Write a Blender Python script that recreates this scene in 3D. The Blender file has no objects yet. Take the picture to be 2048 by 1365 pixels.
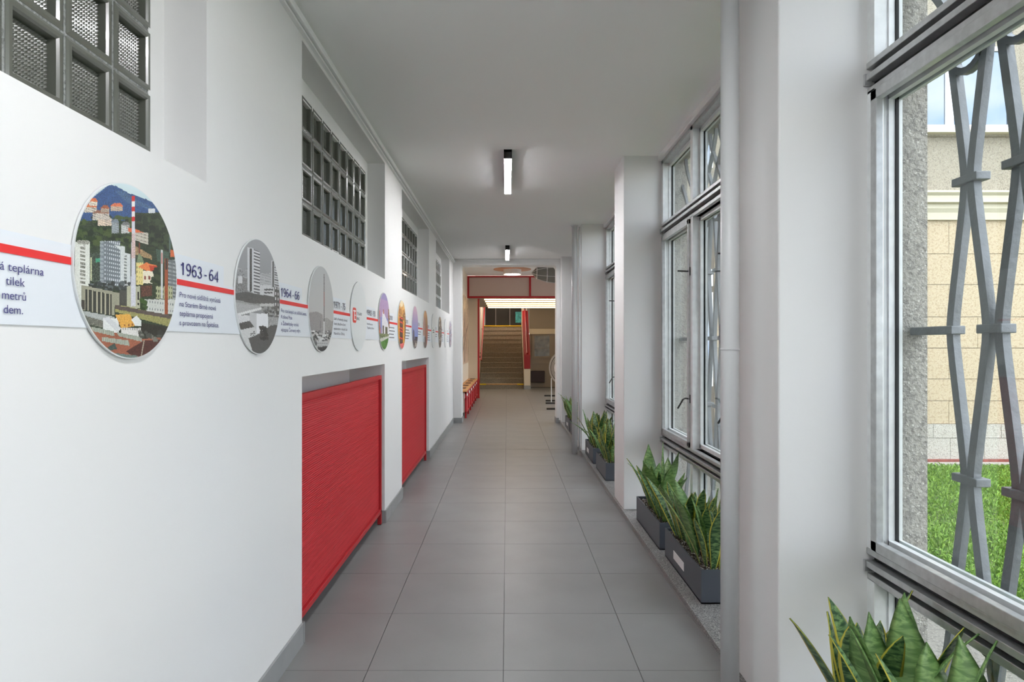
import bpy, math, random
import numpy as np
from mathutils import Vector, Matrix
random.seed(7); rng = np.random.default_rng(7)
PI = math.pi
SC = bpy.context.scene
COL = SC.collection

# ------------------------------------------------------------------ camera
F = 1280.0; CH = 1.438
cam_d = bpy.data.cameras.new('camera'); cam = bpy.data.objects.new('camera', cam_d); COL.objects.link(cam)
cam.location = (0, 0, CH); cam.rotation_euler = (PI/2, 0, 0)
cam_d.sensor_width = 36; cam_d.lens = 36*F/2048
cam_d.shift_x = 10/2048; cam_d.shift_y = 8.5/2048
cam_d.clip_start = .05; cam_d.clip_end = 400
SC.camera = cam
SC.view_settings.view_transform = 'Standard'; SC.view_settings.look = 'None'
SC.view_settings.gamma = 1; SC.view_settings.use_curve_mapping = False
SC.view_settings.exposure = 0.22
SC.cycles.max_bounces = 14; SC.cycles.diffuse_bounces = 8; SC.cycles.transparent_max_bounces = 16
SC.cycles.glossy_bounces = 4
SC.cycles.sample_clamp_indirect = 6
SC.cycles.caustics_reflective = False

# ------------------------------------------------------------------ world: bright sky with white cloud
W_STR = 5.2
w = bpy.data.worlds.new('sky'); SC.world = w; w.use_nodes = True
nt = w.node_tree; nt.nodes.clear()
N = nt.nodes.new; L = nt.links.new
o = N('ShaderNodeOutputWorld'); bg = N('ShaderNodeBackground'); tc = N('ShaderNodeTexCoord')
noi = N('ShaderNodeTexNoise'); noi.inputs['Scale'].default_value = 3.2; noi.inputs['Detail'].default_value = 7
mp = N('ShaderNodeMapping'); mp.inputs['Scale'].default_value = (1, 1, 2.4)
rmp = N('ShaderNodeValToRGB')
rmp.color_ramp.elements[0].position = .38; rmp.color_ramp.elements[0].color = (.50, .68, .98, 1)
rmp.color_ramp.elements[1].position = .54; rmp.color_ramp.elements[1].color = (1, .985, .965, 1)
L(tc.outputs['Generated'], mp.inputs['Vector']); L(mp.outputs[0], noi.inputs['Vector'])
L(noi.outputs[0], rmp.inputs[0]); L(rmp.outputs[0], bg.inputs[0]); L(bg.outputs[0], o.inputs[0])
bg.inputs[1].default_value = W_STR
STRIP_E = 125.0      # corridor light strips
LED_E = 5.5         # warm bars of the lobby

# ------------------------------------------------------------------ materials
def lin(c):
    return tuple(((v/255)/12.92 if v/255 <= .04045 else ((v/255+.055)/1.055)**2.4) for v in c[:3])
def mat(name, rgb, rough=.6, metal=0, bump=0, bscale=60, spec=.5, var=0, vscale=8, coat=0):
    m = bpy.data.materials.new(name); m.use_nodes = True
    t = m.node_tree; b = t.nodes['Principled BSDF']
    b.inputs['Base Color'].default_value = (*lin(rgb), 1)
    b.inputs['Roughness'].default_value = rough; b.inputs['Metallic'].default_value = metal
    b.inputs['Specular IOR Level'].default_value = spec
    b.inputs['Coat Weight'].default_value = coat
    if bump or var:
        tc = t.nodes.new('ShaderNodeTexCoord')
    if bump:
        n = t.nodes.new('ShaderNodeTexNoise'); n.inputs['Scale'].default_value = bscale; n.inputs['Detail'].default_value = 5
        bp = t.nodes.new('ShaderNodeBump'); bp.inputs['Strength'].default_value = bump; bp.inputs['Distance'].default_value = .01
        t.links.new(tc.outputs['Object'], n.inputs['Vector']); t.links.new(n.outputs[0], bp.inputs['Height']); t.links.new(bp.outputs[0], b.inputs['Normal'])
    if var:
        n = t.nodes.new('ShaderNodeTexNoise'); n.inputs['Scale'].default_value = vscale; n.inputs['Detail'].default_value = 6
        r = t.nodes.new('ShaderNodeValToRGB')
        a = lin([max(0, v*(1-var)) for v in rgb]); c = lin([min(255, v*(1+var)) for v in rgb])
        r.color_ramp.elements[0].position = .3; r.color_ramp.elements[0].color = (*a, 1)
        r.color_ramp.elements[1].position = .7; r.color_ramp.elements[1].color = (*c, 1)
        t.links.new(tc.outputs['Object'], n.inputs['Vector']); t.links.new(n.outputs[0], r.inputs[0]); t.links.new(r.outputs[0], b.inputs['Base Color'])
    return m
def speckle(name, base, spots, scale=90, thr=.62, rough=.5, bump=.1):
    m = mat(name, base, rough); t = m.node_tree; b = t.nodes['Principled BSDF']
    tc = t.nodes.new('ShaderNodeTexCoord')
    prev = None
    cur = t.nodes.new('ShaderNodeRGB'); cur.outputs[0].default_value = (*lin(base), 1); cur = cur.outputs[0]
    for i, (c, sc, th) in enumerate(spots):
        n = t.nodes.new('ShaderNodeTexNoise'); n.inputs['Scale'].default_value = sc; n.inputs['Detail'].default_value = 2
        mpn = t.nodes.new('ShaderNodeMapping'); mpn.inputs['Location'].default_value = (i*3.1, i*1.7, i)
        r = t.nodes.new('ShaderNodeMath'); r.operation = 'GREATER_THAN'; r.inputs[1].default_value = th
        mx = t.nodes.new('ShaderNodeMix'); mx.data_type = 'RGBA'
        t.links.new(tc.outputs['Object'], mpn.inputs[0]); t.links.new(mpn.outputs[0], n.inputs['Vector'])
        t.links.new(n.outputs[0], r.inputs[0]); t.links.new(r.outputs[0], mx.inputs[0])
        t.links.new(cur, mx.inputs[6]); mx.inputs[7].default_value = (*lin(c), 1); cur = mx.outputs[2]
    t.links.new(cur, b.inputs['Base Color'])
    n = t.nodes.new('ShaderNodeTexNoise'); n.inputs['Scale'].default_value = scale
    bp = t.nodes.new('ShaderNodeBump'); bp.inputs['Strength'].default_value = bump; bp.inputs['Distance'].default_value = .02
    t.links.new(tc.outputs['Object'], n.inputs['Vector']); t.links.new(n.outputs[0], bp.inputs['Height']); t.links.new(bp.outputs[0], b.inputs['Normal'])
    return m
def emit(name, rgb, s):
    m = bpy.data.materials.new(name); m.use_nodes = True; t = m.node_tree
    b = t.nodes['Principled BSDF']; b.inputs['Base Color'].default_value = (.8, .8, .8, 1)
    b.inputs['Emission Color'].default_value = (*lin(rgb), 1); b.inputs['Emission Strength'].default_value = s
    return m
def glass(name, tint=(1, 1, 1), base=.03):
    m = bpy.data.materials.new(name); m.use_nodes = True; t = m.node_tree; t.nodes.clear()
    o = t.nodes.new('ShaderNodeOutputMaterial'); tr = t.nodes.new('ShaderNodeBsdfTransparent'); gl = t.nodes.new('ShaderNodeBsdfGlossy')
    tr.inputs[0].default_value = (*tint, 1); gl.inputs['Roughness'].default_value = .01; gl.inputs[0].default_value = (.9, .9, .9, 1)
    lw = t.nodes.new('ShaderNodeLayerWeight'); lw.inputs[0].default_value = .5
    pw = t.nodes.new('ShaderNodeMath'); pw.operation = 'POWER'; pw.inputs[1].default_value = 4.5
    ma = t.nodes.new('ShaderNodeMath'); ma.operation = 'MULTIPLY_ADD'; ma.inputs[1].default_value = .8; ma.inputs[2].default_value = base
    mx = t.nodes.new('ShaderNodeMixShader')
    t.links.new(lw.outputs['Facing'], pw.inputs[0]); t.links.new(pw.outputs[0], ma.inputs[0]); t.links.new(ma.outputs[0], mx.inputs[0]); t.links.new(tr.outputs[0], mx.inputs[1]); t.links.new(gl.outputs[0], mx.inputs[2]); t.links.new(mx.outputs[0], o.inputs[0])
    return m
M = {}
M['wall'] = mat('wall_paint', (228, 227, 226), .75, bump=.12, bscale=14)
M['pier'] = mat('pier_paint', (228, 227, 226), .6, bump=.15, bscale=9)
M['ceil'] = mat('ceiling_paint', (247, 247, 246), .85)
M['tile'] = mat('floor_tile', (132, 131, 130), .38, var=.03, vscale=3, bump=.03, bscale=120)
M['grout'] = mat('grout', (110, 110, 110), .9)
M['base'] = mat('skirting_tile', (150, 151, 151), .45, var=.03)
M['granite'] = speckle('granite', (128, 126, 124), [((70, 70, 72), 140, .56), ((176, 174, 170), 170, .6)], rough=.4, bump=.05)
M['alu'] = mat('aluminium', (196, 197, 197), .38, metal=.75, var=.05, vscale=30)
M['alu2'] = mat('white_frame', (228, 230, 230), .4, metal=.15, var=.03, vscale=20)
M['dark_alu'] = mat('dark_channel', (58, 58, 59), .5, metal=.3)
M['gasket'] = mat('gasket', (30, 30, 31), .7)
M['handle'] = mat('handle_steel', (70, 70, 70), .4, metal=.7)
M['iron'] = mat('painted_iron', (104, 107, 110), .5, metal=.2, bump=.3, bscale=40, var=.06, vscale=12)
M['render'] = speckle('rough_render', (142, 138, 130), [((122, 118, 112), 60, .55), ((180, 176, 168), 110, .66)], scale=90, rough=.95, bump=.5)
M['glass'] = glass('window_glass', (.95, .97, .96))
M['mortar'] = speckle('block_mortar', (150, 152, 150), [((122, 124, 122), 90, .55)], rough=.9, bump=.6)
M['blockglass'] = mat('block_glass', (92, 94, 86), .22, spec=.9, coat=.3)
M['dark_red'] = mat('dark_red_metal', (150, 22, 28), .45)
M['grey_ring'] = mat('grey_ring', (186, 186, 182), .6)
M['red'] = mat('red_powder_coat', (186, 38, 46), .5)
M['red2'] = mat('red_frame', (178, 30, 38), .42)
M['planter'] = mat('planter_slate', (72, 76, 84), .42)
M['white'] = mat('white_plastic', (235, 235, 235), .5)
M['pvc'] = mat('white_print_panel', (222, 226, 232), .5)
M['pvc2'] = mat('white_disc_edge', (220, 222, 222), .5)
M['stripe'] = mat('print_red', (224, 46, 48), .5)
M['ink'] = mat('print_navy', (62, 60, 120), .6)
M['inkd'] = mat('print_grey', (86, 84, 96), .6)
M['logo_red'] = mat('logo_red', (226, 66, 52), .5)
M['logo_green'] = mat('logo_green', (70, 160, 80), .5)
M['black'] = mat('black_metal', (28, 28, 28), .5)
M['pipe'] = mat('pipe_paint', (216, 217, 218), .35)
M['strip'] = emit('strip_light', (252, 252, 255), STRIP_E)
M['led'] = emit('warm_bar', (255, 222, 158), LED_E)
M['pend'] = emit('warm_pendant', (255, 232, 204), 30)
M['landing'] = emit('landing_fill_panel', (255, 230, 200), 12)  # glow of the unseen light added over the stairs
M['cream'] = mat('cream_paint', (222, 208, 188), .7)
M['taupe'] = mat('taupe_paint', (158, 146, 134), .7)
M['panelbrown'] = mat('bulkhead_panel', (206, 186, 178), .6)
M['copper'] = mat('copper_brim', (214, 160, 130), .45)
M['concrete_step'] = speckle('terrazzo_step', (140, 130, 116), [((120, 110, 98), 40, .55), ((160, 150, 136), 60, .6)], rough=.7, bump=.2)
M['yellow'] = mat('yellow_tape', (235, 195, 20), .6)
M['ply'] = mat('plywood', (214, 160, 104), .5, var=.06, vscale=14)
M['plydark'] = mat('cutout', (92, 52, 34), .7)
M['darkglass'] = mat('dark_door', (52, 46, 40), .25)
M['teal'] = mat('teal_print', (96, 186, 172), .6, var=.25, vscale=9)
M['mesh'] = mat('grey_mesh', (120, 120, 116), .6)
M['darkbox'] = mat('dark_box', (52, 34, 36), .5)
M['beige'] = speckle('beige_block', (172, 156, 130), [((158, 140, 114), 30, .55), ((186, 172, 148), 60, .62)], rough=.95, bump=.5)
M['pale'] = speckle('pale_block', (172, 166, 156), [((154, 148, 138), 40, .55), ((190, 186, 178), 80, .62)], rough=.95, bump=.7)
M['stucco'] = speckle('stucco', (148, 140, 124), [((130, 122, 108), 40, .56), ((184, 178, 164), 70, .66)], rough=.95, bump=.8)
M['cornice'] = mat('cornice', (184, 176, 156), .8, bump=.3, bscale=30)
M['joint'] = mat('block_joint', (104, 92, 76), .95)
M['pvcframe'] = mat('window_pvc', (238, 240, 242), .35)
M['brick'] = mat('red_brick_strip', (120, 64, 54), .9, var=.15, vscale=12)
M['gravel'] = speckle('gravel', (196, 192, 185), [((160, 155, 146), 50, .56), ((214, 210, 204), 80, .6)], scale=60, rough=1, bump=1)
M['slab'] = speckle('paving_slab', (120, 116, 108), [((102, 98, 91), 40, .55), ((140, 135, 127), 70, .6)], rough=.95, bump=.4)
M['earth'] = mat('lawn_earth', (80, 96, 40), .95, var=.3, vscale=3)
M['mirror'] = bpy.data.materials.new('reflective_glazing'); M['mirror'].use_nodes = True
_b = M['mirror'].node_tree.nodes['Principled BSDF']; _b.inputs['Base Color'].default_value = (.17, .195, .23, 1); _b.inputs['Metallic'].default_value = 1; _b.inputs['Roughness'].default_value = .02
def attr_mat(name, rough=.5, attr='Col'):
    m = mat(name, (200, 200, 200), rough); t = m.node_tree
    a = t.nodes.new('ShaderNodeAttribute'); a.attribute_name = attr
    t.links.new(a.outputs['Color'], t.nodes['Principled BSDF'].inputs['Base Color']); return m
M['photo'] = attr_mat('printed_photo', .45)
M['grassblade'] = attr_mat('grass_blade', .7)
M['soil'] = attr_mat('soil_chips', .9)
def leaf_mat(name, variegated):
    m = mat(name, (60, 100, 50), .42); t = m.node_tree; b = t.nodes['Principled BSDF']
    uv = t.nodes.new('ShaderNodeUVMap'); sx = t.nodes.new('ShaderNodeSeparateXYZ'); t.links.new(uv.outputs[0], sx.inputs[0])
    wv = t.nodes.new('ShaderNodeTexNoise'); mpn = t.nodes.new('ShaderNodeMapping'); mpn.inputs['Scale'].default_value = (1.2, 26, 1)
    t.links.new(uv.outputs[0], mpn.inputs[0]); t.links.new(mpn.outputs[0], wv.inputs['Vector']); wv.inputs['Scale'].default_value = 1.4; wv.inputs['Detail'].default_value = 3
    wv.inputs['Distortion'].default_value = .8
    r = t.nodes.new('ShaderNodeValToRGB')
    if variegated:
        r.color_ramp.elements[0].color = (*lin((44, 78, 48)), 1); r.color_ramp.elements[1].color = (*lin((130, 164, 104)), 1)
    else:
        r.color_ramp.elements[0].color = (*lin((88, 126, 66)), 1); r.color_ramp.elements[1].color = (*lin((140, 174, 106)), 1)
    r.color_ramp.elements[0].position = .42; r.color_ramp.elements[1].position = .66
    t.links.new(wv.outputs[0], r.inputs[0]); cur = r.outputs[0]
    if variegated:
        s = t.nodes.new('ShaderNodeMath'); s.operation = 'SUBTRACT'; s.inputs[1].default_value = .5; t.links.new(sx.outputs[0], s.inputs[0])
        ab = t.nodes.new('ShaderNodeMath'); ab.operation = 'ABSOLUTE'; t.links.new(s.outputs[0], ab.inputs[0])
        g = t.nodes.new('ShaderNodeMath'); g.operation = 'GREATER_THAN'; g.inputs[1].default_value = .40; t.links.new(ab.outputs[0], g.inputs[0])
        mx = t.nodes.new('ShaderNodeMix'); mx.data_type = 'RGBA'; t.links.new(g.outputs[0], mx.inputs[0]); t.links.new(cur, mx.inputs[6]); mx.inputs[7].default_value = (*lin((214, 204, 84)), 1); cur = mx.outputs[2]
    t.links.new(cur, b.inputs['Base Color']); b.inputs['Subsurface Weight'].default_value = 0
    return m
M['leafv'] = leaf_mat('variegated_leaf', True); M['leafg'] = leaf_mat('green_leaf', False)
# perforated red sheet
m = mat('perforated_red_sheet', (192, 42, 52), .5); t = m.node_tree
tc = t.nodes.new('ShaderNodeTexCoord'); sx = t.nodes.new('ShaderNodeSeparateXYZ'); t.links.new(tc.outputs['Object'], sx.inputs[0])
def mth(op, a, bv=None, b2=None):
    n = t.nodes.new('ShaderNodeMath'); n.operation = op
    t.links.new(a, n.inputs[0])
    if b2 is not None: t.links.new(b2, n.inputs[1])
    elif bv is not None: n.inputs[1].default_value = bv
    return n.outputs[0]
sy = mth('SINE', mth('MULTIPLY', sx.outputs[1], 2*PI/.011)); g1 = mth('GREATER_THAN', sy, .55)
sz = mth('SINE', mth('MULTIPLY', sx.outputs[2], 2*PI/.0088)); g2 = mth('GREATER_THAN', sz, .2)
mm = mth('MULTIPLY', g1, None, g2)
mx = t.nodes.new('ShaderNodeMix'); mx.data_type = 'RGBA'; t.links.new(mm, mx.inputs[0]); mx.inputs[6].default_value = (*lin((200, 50, 58)), 1); mx.inputs[7].default_value = (*lin((176, 36, 44)), 1)
t.links.new(mx.outputs[2], t.nodes['Principled BSDF'].inputs['Base Color']); M['sheet'] = m

# ------------------------------------------------------------------ helpers
def wloc(o):
    v = Vector((0, 0, 0))
    while o is not None: v = v + o.location; o = o.parent
    return v
def mesh_obj(name, verts, faces, m, parent=None, smooth=False, uvs=None, kind=None):
    me = bpy.data.meshes.new(name)
    base = wloc(parent) if parent else Vector((0, 0, 0))
    vv = np.array(verts, dtype=float).reshape(-1, 3) - np.array(base)
    me.from_pydata(vv.tolist(), [], faces); me.update()
    if m: me.materials.append(m)
    if uvs is not None:
        ul = me.uv_layers.new(name='UVMap')
        ul.data.foreach_set('uv', np.array([uvs[i] for f in faces for i in f], dtype=np.float32).ravel())
    if smooth: me.polygons.foreach_set('use_smooth', [True]*len(me.polygons))
    o = bpy.data.objects.new(name, me); COL.objects.link(o)
    if parent: o.parent = parent
    if kind: o['kind'] = kind
    return o
class MB:
    def __init__(s): s.v = []; s.f = []
    def add(s, v, f):
        n = len(s.v); s.v += [tuple(p) for p in v]; s.f += [tuple(i+n for i in q) for q in f]; return s
    def box(s, x0, x1, y0, y1, z0, z1):
        x0, x1 = min(x0, x1), max(x0, x1); y0, y1 = min(y0, y1), max(y0, y1); z0, z1 = min(z0, z1), max(z0, z1)
        return s.add([(x0,y0,z0),(x1,y0,z0),(x1,y1,z0),(x0,y1,z0),(x0,y0,z1),(x1,y0,z1),(x1,y1,z1),(x0,y1,z1)],
              [(0,3,2,1),(4,5,6,7),(0,1,5,4),(1,2,6,5),(2,3,7,6),(3,0,4,7)])
    def prism_x(s, pts, x0, x1):   # pts in (y,z)
        n = len(pts); v = [(x0, a, b) for a, b in pts]+[(x1, a, b) for a, b in pts]
        return s.add(v, [tuple(range(n))[::-1], tuple(range(n, 2*n))]+[(i, (i+1) % n, n+(i+1) % n, n+i) for i in range(n)])
    def tube(s, pts, r, n=12, cap=True):
        pts = [Vector(p) for p in pts]; rings = []
        for i, p in enumerate(pts):
            d = (pts[min(i+1, len(pts)-1)]-pts[max(i-1, 0)]).normalized()
            u = d.cross(Vector((0, 0, 1)));
            if u.length < 1e-3: u = d.cross(Vector((1, 0, 0)))
            u.normalize(); q = d.cross(u)
            rr = r[i] if isinstance(r, (list, tuple)) else r
            rings.append([p+u*math.cos(2*PI*k/n)*rr+q*math.sin(2*PI*k/n)*rr for k in range(n)])
        v = [x for ring in rings for x in ring]; f = []
        for i in range(len(pts)-1):
            for k in range(n): f.append((i*n+k, i*n+(k+1) % n, (i+1)*n+(k+1) % n, (i+1)*n+k))
        if cap: f += [tuple(range(n))[::-1], tuple(range((len(pts)-1)*n, len(pts)*n))]
        return s.add(v, f)
    def lathe(s, prof, c, n=32):   # prof (r,z)
        v = []; f = []
        for r, z in prof:
            for k in range(n): v.append((c[0]+r*math.cos(2*PI*k/n), c[1]+r*math.sin(2*PI*k/n), c[2]+z))
        for i in range(len(prof)-1):
            for k in range(n): f.append((i*n+k, i*n+(k+1) % n, (i+1)*n+(k+1) % n, (i+1)*n+k))
        return s.add(v, f)
    def sweep(s, pts, w, d):       # (x const plane) pts (x,y,z) list, bar w in plane, d along x
        pts = [Vector(p) for p in pts]; v = []; f = []
        for i, p in enumerate(pts):
            t_ = (pts[min(i+1, len(pts)-1)]-pts[max(i-1, 0)]).normalized(); n_ = Vector((0, -t_.z, t_.y))*w/2; x_ = Vector((d/2, 0, 0))
            v += [p-n_-x_, p+n_-x_, p+n_+x_, p-n_+x_]
        for i in range(len(pts)-1):
            for k in range(4): f.append((i*4+k, i*4+(k+1) % 4, i*4+4+(k+1) % 4, i*4+4+k))
        f += [(3, 2, 1, 0), tuple(range(len(v)-4, len(v)))]
        return s.add(v, f)
    def build(s, name, m, parent=None, smooth=False, kind=None, bevel=0):
        o = mesh_obj(name, s.v, s.f, m, parent, smooth, kind=kind)
        if bevel:
            b = o.modifiers.new('bevel', 'BEVEL'); b.width = bevel; b.segments = 2; b.limit_method = 'ANGLE'
        return o
def box(name, a, m, parent=None, **k): return MB().box(*a).build(name, m, parent, **k)
def tag(o, label=None, cat=None, group=None, kind=None):
    if label: o['label'] = label
    if cat: o['category'] = cat
    if group: o['group'] = group
    if kind: o['kind'] = kind
    return o
def thing(name, label, cat, loc, group=None, kind=None):
    o = bpy.data.objects.new(name, None); COL.objects.link(o); o.location = loc; o.empty_display_size = .1
    return tag(o, label, cat, group, kind)
def structure(name, label, cat, loc=(0, 0, 0)): return thing(name, label, cat, loc, kind='structure')
def share(name, me, loc, parent, rot=(0, 0, 0)):
    o = bpy.data.objects.new(name, me); COL.objects.link(o); o.parent = parent
    o.location = Vector(loc)-wloc(parent); o.rotation_euler = rot; return o
def sface(o):
    o.data.polygons.foreach_set('use_smooth', [True]*len(o.data.polygons)); return o

XW = -.99          # left wall face
XP = .98           # pier face towards the corridor
XG = 1.30          # window frame inner plane
CZ = 3.03          # ceiling
LG = .055          # ledge top
END = 11.85        # corridor end
PIERS = [(-6.9, -6.44), (-3.81, -3.35), (-.75, -.29), (2.31, 2.77), (5.38, 5.84), (8.42, 8.88), (11.48, 11.85)]

# ------------------------------------------------------------------ structure
fl = tag(box('floor', (-1.4, 1.5, -7, END, -.2, -.008), M['grout']), 'grey tiled corridor floor between the white walls', 'floor', kind='structure')
tm = MB().box(-.2985, .2985, -.2985, .2985, -.008, 0).build('tile', M['tile']).data
bpy.data.objects.remove(bpy.data.objects['tile'])
def lay(xs, ys, parent, xr):
    for i in xs:
        for j in ys:
            cx = -.016+.6*i+.3; cy = 3.428+.6*j+.3
            if xr[0] <= cx-.299 and cx+.299 <= xr[1]: share('tile', tm, (cx, cy, 0), parent)
            else:
                a, b = max(cx-.2985, xr[0]), min(cx+.2985, xr[1])
                if b-a > .02: box('tile', (a, b, cy-.2985, cy+.2985, -.008, 0), M['tile'], parent)
lay(range(-3, 3), range(-8, 14), fl, (-1.14, .974))
box('tile_margin', (-1.13, .97, -7, -1.38, -.008, 0), M['tile'], fl)
lf = tag(box('floor_1', (-1.4, 4.2, END, 29, -.2, -.008), M['grout']), 'grey tiled lobby floor in front of the stairs', 'floor', kind='structure')
lay(range(-3, 7), range(14, 30), lf, (-1.14, 4.0))
tag(box('ceiling', (-1.4, 1.6, -7, END+.3, CZ, CZ+.15), M['ceil']), 'flat pale grey corridor ceiling', 'ceiling', kind='structure')

# left wall with recesses
RB = -1.131
REC = [(.02, 2.11), (3.09, 5.19), (6.03, 8.12), (8.92, 11.0)]
NICHE = [(3.09, 5.18), (6.03, 8.11)]
mb = MB(); ZS, ZT = 1.975, 2.913
edges = sorted(set([-7, END]+[e for r in REC for e in r]+[e for r in NICHE for e in r]))
ZN = 1.286
def solid(y0, y1, z0, z1, x1=XW): mb.box(-1.45, x1, y0, y1, z0, z1)
solid(-7, END, ZT, CZ+.1)
ys = [-7]+[e for r in REC for e in r]+[END]
for i in range(0, len(ys), 2): solid(ys[i], ys[i+1], ZS, ZT)          # piers between recesses
solid(-7, END, ZN, ZS)
ns = [-7]+[e for r in NICHE for e in r]+[END]
for i in range(0, len(ns), 2): solid(ns[i], ns[i+1], 0, ZN)
for a, b in REC:                                                       # plaster strips round the glass
    solid(b-.09, b, ZS, ZT, RB); solid(a, b-.09, 2.80, ZT, RB); solid(a, b-.09, ZS, 2.04, RB-.03)
for a, b in NICHE: mb.box(-1.45, -1.276, a, b, 0, ZN)
wl = mb.build('wall_left', M['wall'], kind='structure'); tag(wl, 'white plastered wall with glass block recesses and radiator niches', 'wall')
tr = structure('trim_1', 'white cable trunking running along the top of the left wall', 'trim', (XW, 0, 2.97))
box('trunking', (XW, XW+.035, -7, END, 2.955, 2.99), M['white'], tr, bevel=.003)
box('trunking_cover', (XW, XW+.02, -7, END, 2.935, 2.947), M['white'], tr)
# skirting
bl = structure('baseboard_left', 'grey tile skirting along the left wall', 'skirting', (XW, 0, 0))
for a, b in [(-7, 3.08), (5.19, 6.02), (8.12, END)]:
    y = b
    while y > a+.01:
        y0 = max(a, y-.597); box('skirting_tile', (XW, XW+.011, y0, y, 0, .10), M['base'], bl); y = y0-.003
for yy, s in ((3.09, 1), (5.18, -1), (6.03, 1), (8.11, -1)): box('skirting_tile', (-1.14, XW+.011, yy, yy+s*.011, 0, .10), M['base'], bl)

# glass block windows
def waffle():
    S = .190; n = 26; d = .028; v = []; f = []
    h = S/2; r1 = h-.008; r2 = h-.026
    def sq(a, x): return [(x, -a, -a), (x, a, -a), (x, a, a), (x, -a, a)]
    rings = [sq(h, -.05), sq(h, -.003), sq(r1, 0), sq(r2+.008, 0), sq(r2+.003, -.006), sq(r2, -d)]
    for r in rings: v += r
    for i in range(len(rings)-1):
        for k in range(4): f.append((i*4+k, i*4+(k+1) % 4, i*4+4+(k+1) % 4, i*4+4+k))
    b = len(v); g = np.linspace(-r2, r2, n+1)
    for i in range(n+1):
        for j in range(n+1): v.append((-d+(-.000 if (i % 2 == 0) or (j % 2 == 0) else (.006 if (i % 2 or j % 2) else 0)), g[i], g[j]))
    for i in range(n):
        for j in range(n): f.append((b+i*(n+1)+j, b+(i+1)*(n+1)+j, b+(i+1)*(n+1)+j+1, b+i*(n+1)+j+1))
    return v, f
wv, wf = waffle()
_o = mesh_obj('glass_block', wv, wf, M['blockglass']); GB = _o.data; bpy.data.objects.remove(_o)
rows = [2.04, 2.237, 2.434, 2.633]
for k, (a, b) in enumerate(REC):
    e = b-.09+.02
    wn = structure('window_%d' % (k+1), ['panel of square glass blocks nearest the camera, above the colour photo disc', 'panel of glass blocks above the first red radiator cover',
        'narrow-looking glass block panel above the second red radiator cover', 'farthest glass block panel near the lobby opening'][k], 'window', (RB, e, 2.04))
    box('backing', (RB-.09, RB-.06, a, e, 2.0, 2.84), M['mortar'], wn)
    q = MB()
    for z in rows+[2.838]: q.box(RB-.06, RB-.003, a, e, z-.0045, z+.0055)
    yy = e
    while yy > a: q.box(RB-.0601, RB-.0035, yy-.0052, yy+.0052, 2.0, 2.84); yy -= .2
    q.build('mortar', M['mortar'], wn)
    for j, z in enumerate(rows):
        for i in range(11):
            y = e-.1-.2*i
            if y-.09 < a: break
            share('glass_block', GB, (RB+.001, y, z+.0985), wn)

# right side
mb = MB()
for a, b in PIERS: mb.box(XP, 1.392, a, b, LG, CZ+.05)
mb.box(1.27, 1.392, -7, END, 2.985, CZ+.05)
wr = mb.build('wall_right', M['pier'], kind='structure', bevel=.006); tag(wr, 'row of white painted piers between the tall windows', 'wall')
mb = MB()
for a, b in PIERS: mb.box(1.397, 1.515, a-.004, b+.004, -.6, CZ+1.2)
mb.box(1.397, 1.515, -7, END, 2.99, CZ+1.2); mb.box(1.43, 1.56, -7, END, -.6, .06)
tag(mb.build('wall_outside', M['render'], kind='structure'), 'rough grey rendered outer face of the window piers', 'wall')
cb = structure('trim_2', 'low speckled granite ledge under the windows', 'ledge', (XP, 0, 0))
y = END
while y > -7: box('granite_slab', (.966, 1.45, max(y-1.498, -7), y, .022, LG), M['granite'], cb, bevel=.002); y -= 1.5
y = END
while y > -7: box('skirting_tile', (.972, .984, max(y-.597, -7), y, 0, .022), M['base'], cb); y -= .6
mb = MB().box(.98, 1.45, -7, END, -.1, .021); mb.build('ledge_core', M['grout'], cb)

# end wall with the opening
mb = MB(); Y0, Y1 = END-.05, END+.3
OX0, OX1, OZ = -.84, .913, 2.92
mb.box(-1.45, OX0, Y0, Y1, 0, CZ+.5); mb.box(OX1, 1.5, Y0, Y1, 0, CZ+.5)
r = .07
pts = [(OX0, CZ+.5), (OX0, OZ), (OX1-r, OZ)]+[(OX1-r+r*math.sin(a), OZ-r+r*math.cos(a)) for a in np.linspace(.2, PI/2, 6)]+[(OX1, CZ+.5)]
v = [(x, Y0, z) for x, z in pts]+[(x, Y1, z) for x, z in pts]; n = len(pts)
mb.add(v, [tuple(range(n)), tuple(range(2*n-1, n-1, -1))]+[((i+1) % n, i, n+i, n+(i+1) % n) for i in range(n)])
tag(mb.build('wall_end', M['wall'], kind='structure'), 'white end wall around the opening to the lobby', 'wall')
box('wall_back', (-1.5, 1.6, -7.1, -6.9, 0, CZ+.1), M['wall'], kind='structure')
tr = structure('trim_3', 'slim white bead framing the lobby opening', 'trim', (0, Y0, 0))
box('bead', (-.80, .97, Y0-.012, Y0, 3.005, 3.022), M['white'], tr); box('bead', (.955, .972, Y0-.012, Y0, .06, 3.005), M['white'], tr)
tr = structure('baseboard_end', 'grey tile skirting at the foot of the opening jambs', 'skirting', (0, Y0, 0))
box('skirting_tile', (XW+.011, OX0+.011, Y0-.011, Y0, 0, .1), M['base'], tr); box('skirting_tile', (OX0, OX0+.011, Y0, Y1, 0, .1), M['base'], tr)
box('skirting_tile', (OX1-.011, .97, Y0-.011, Y0, 0, .1), M['base'], tr); box('skirting_tile', (OX1-.011, OX1, Y0, Y1, 0, .1), M['base'], tr)

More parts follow.
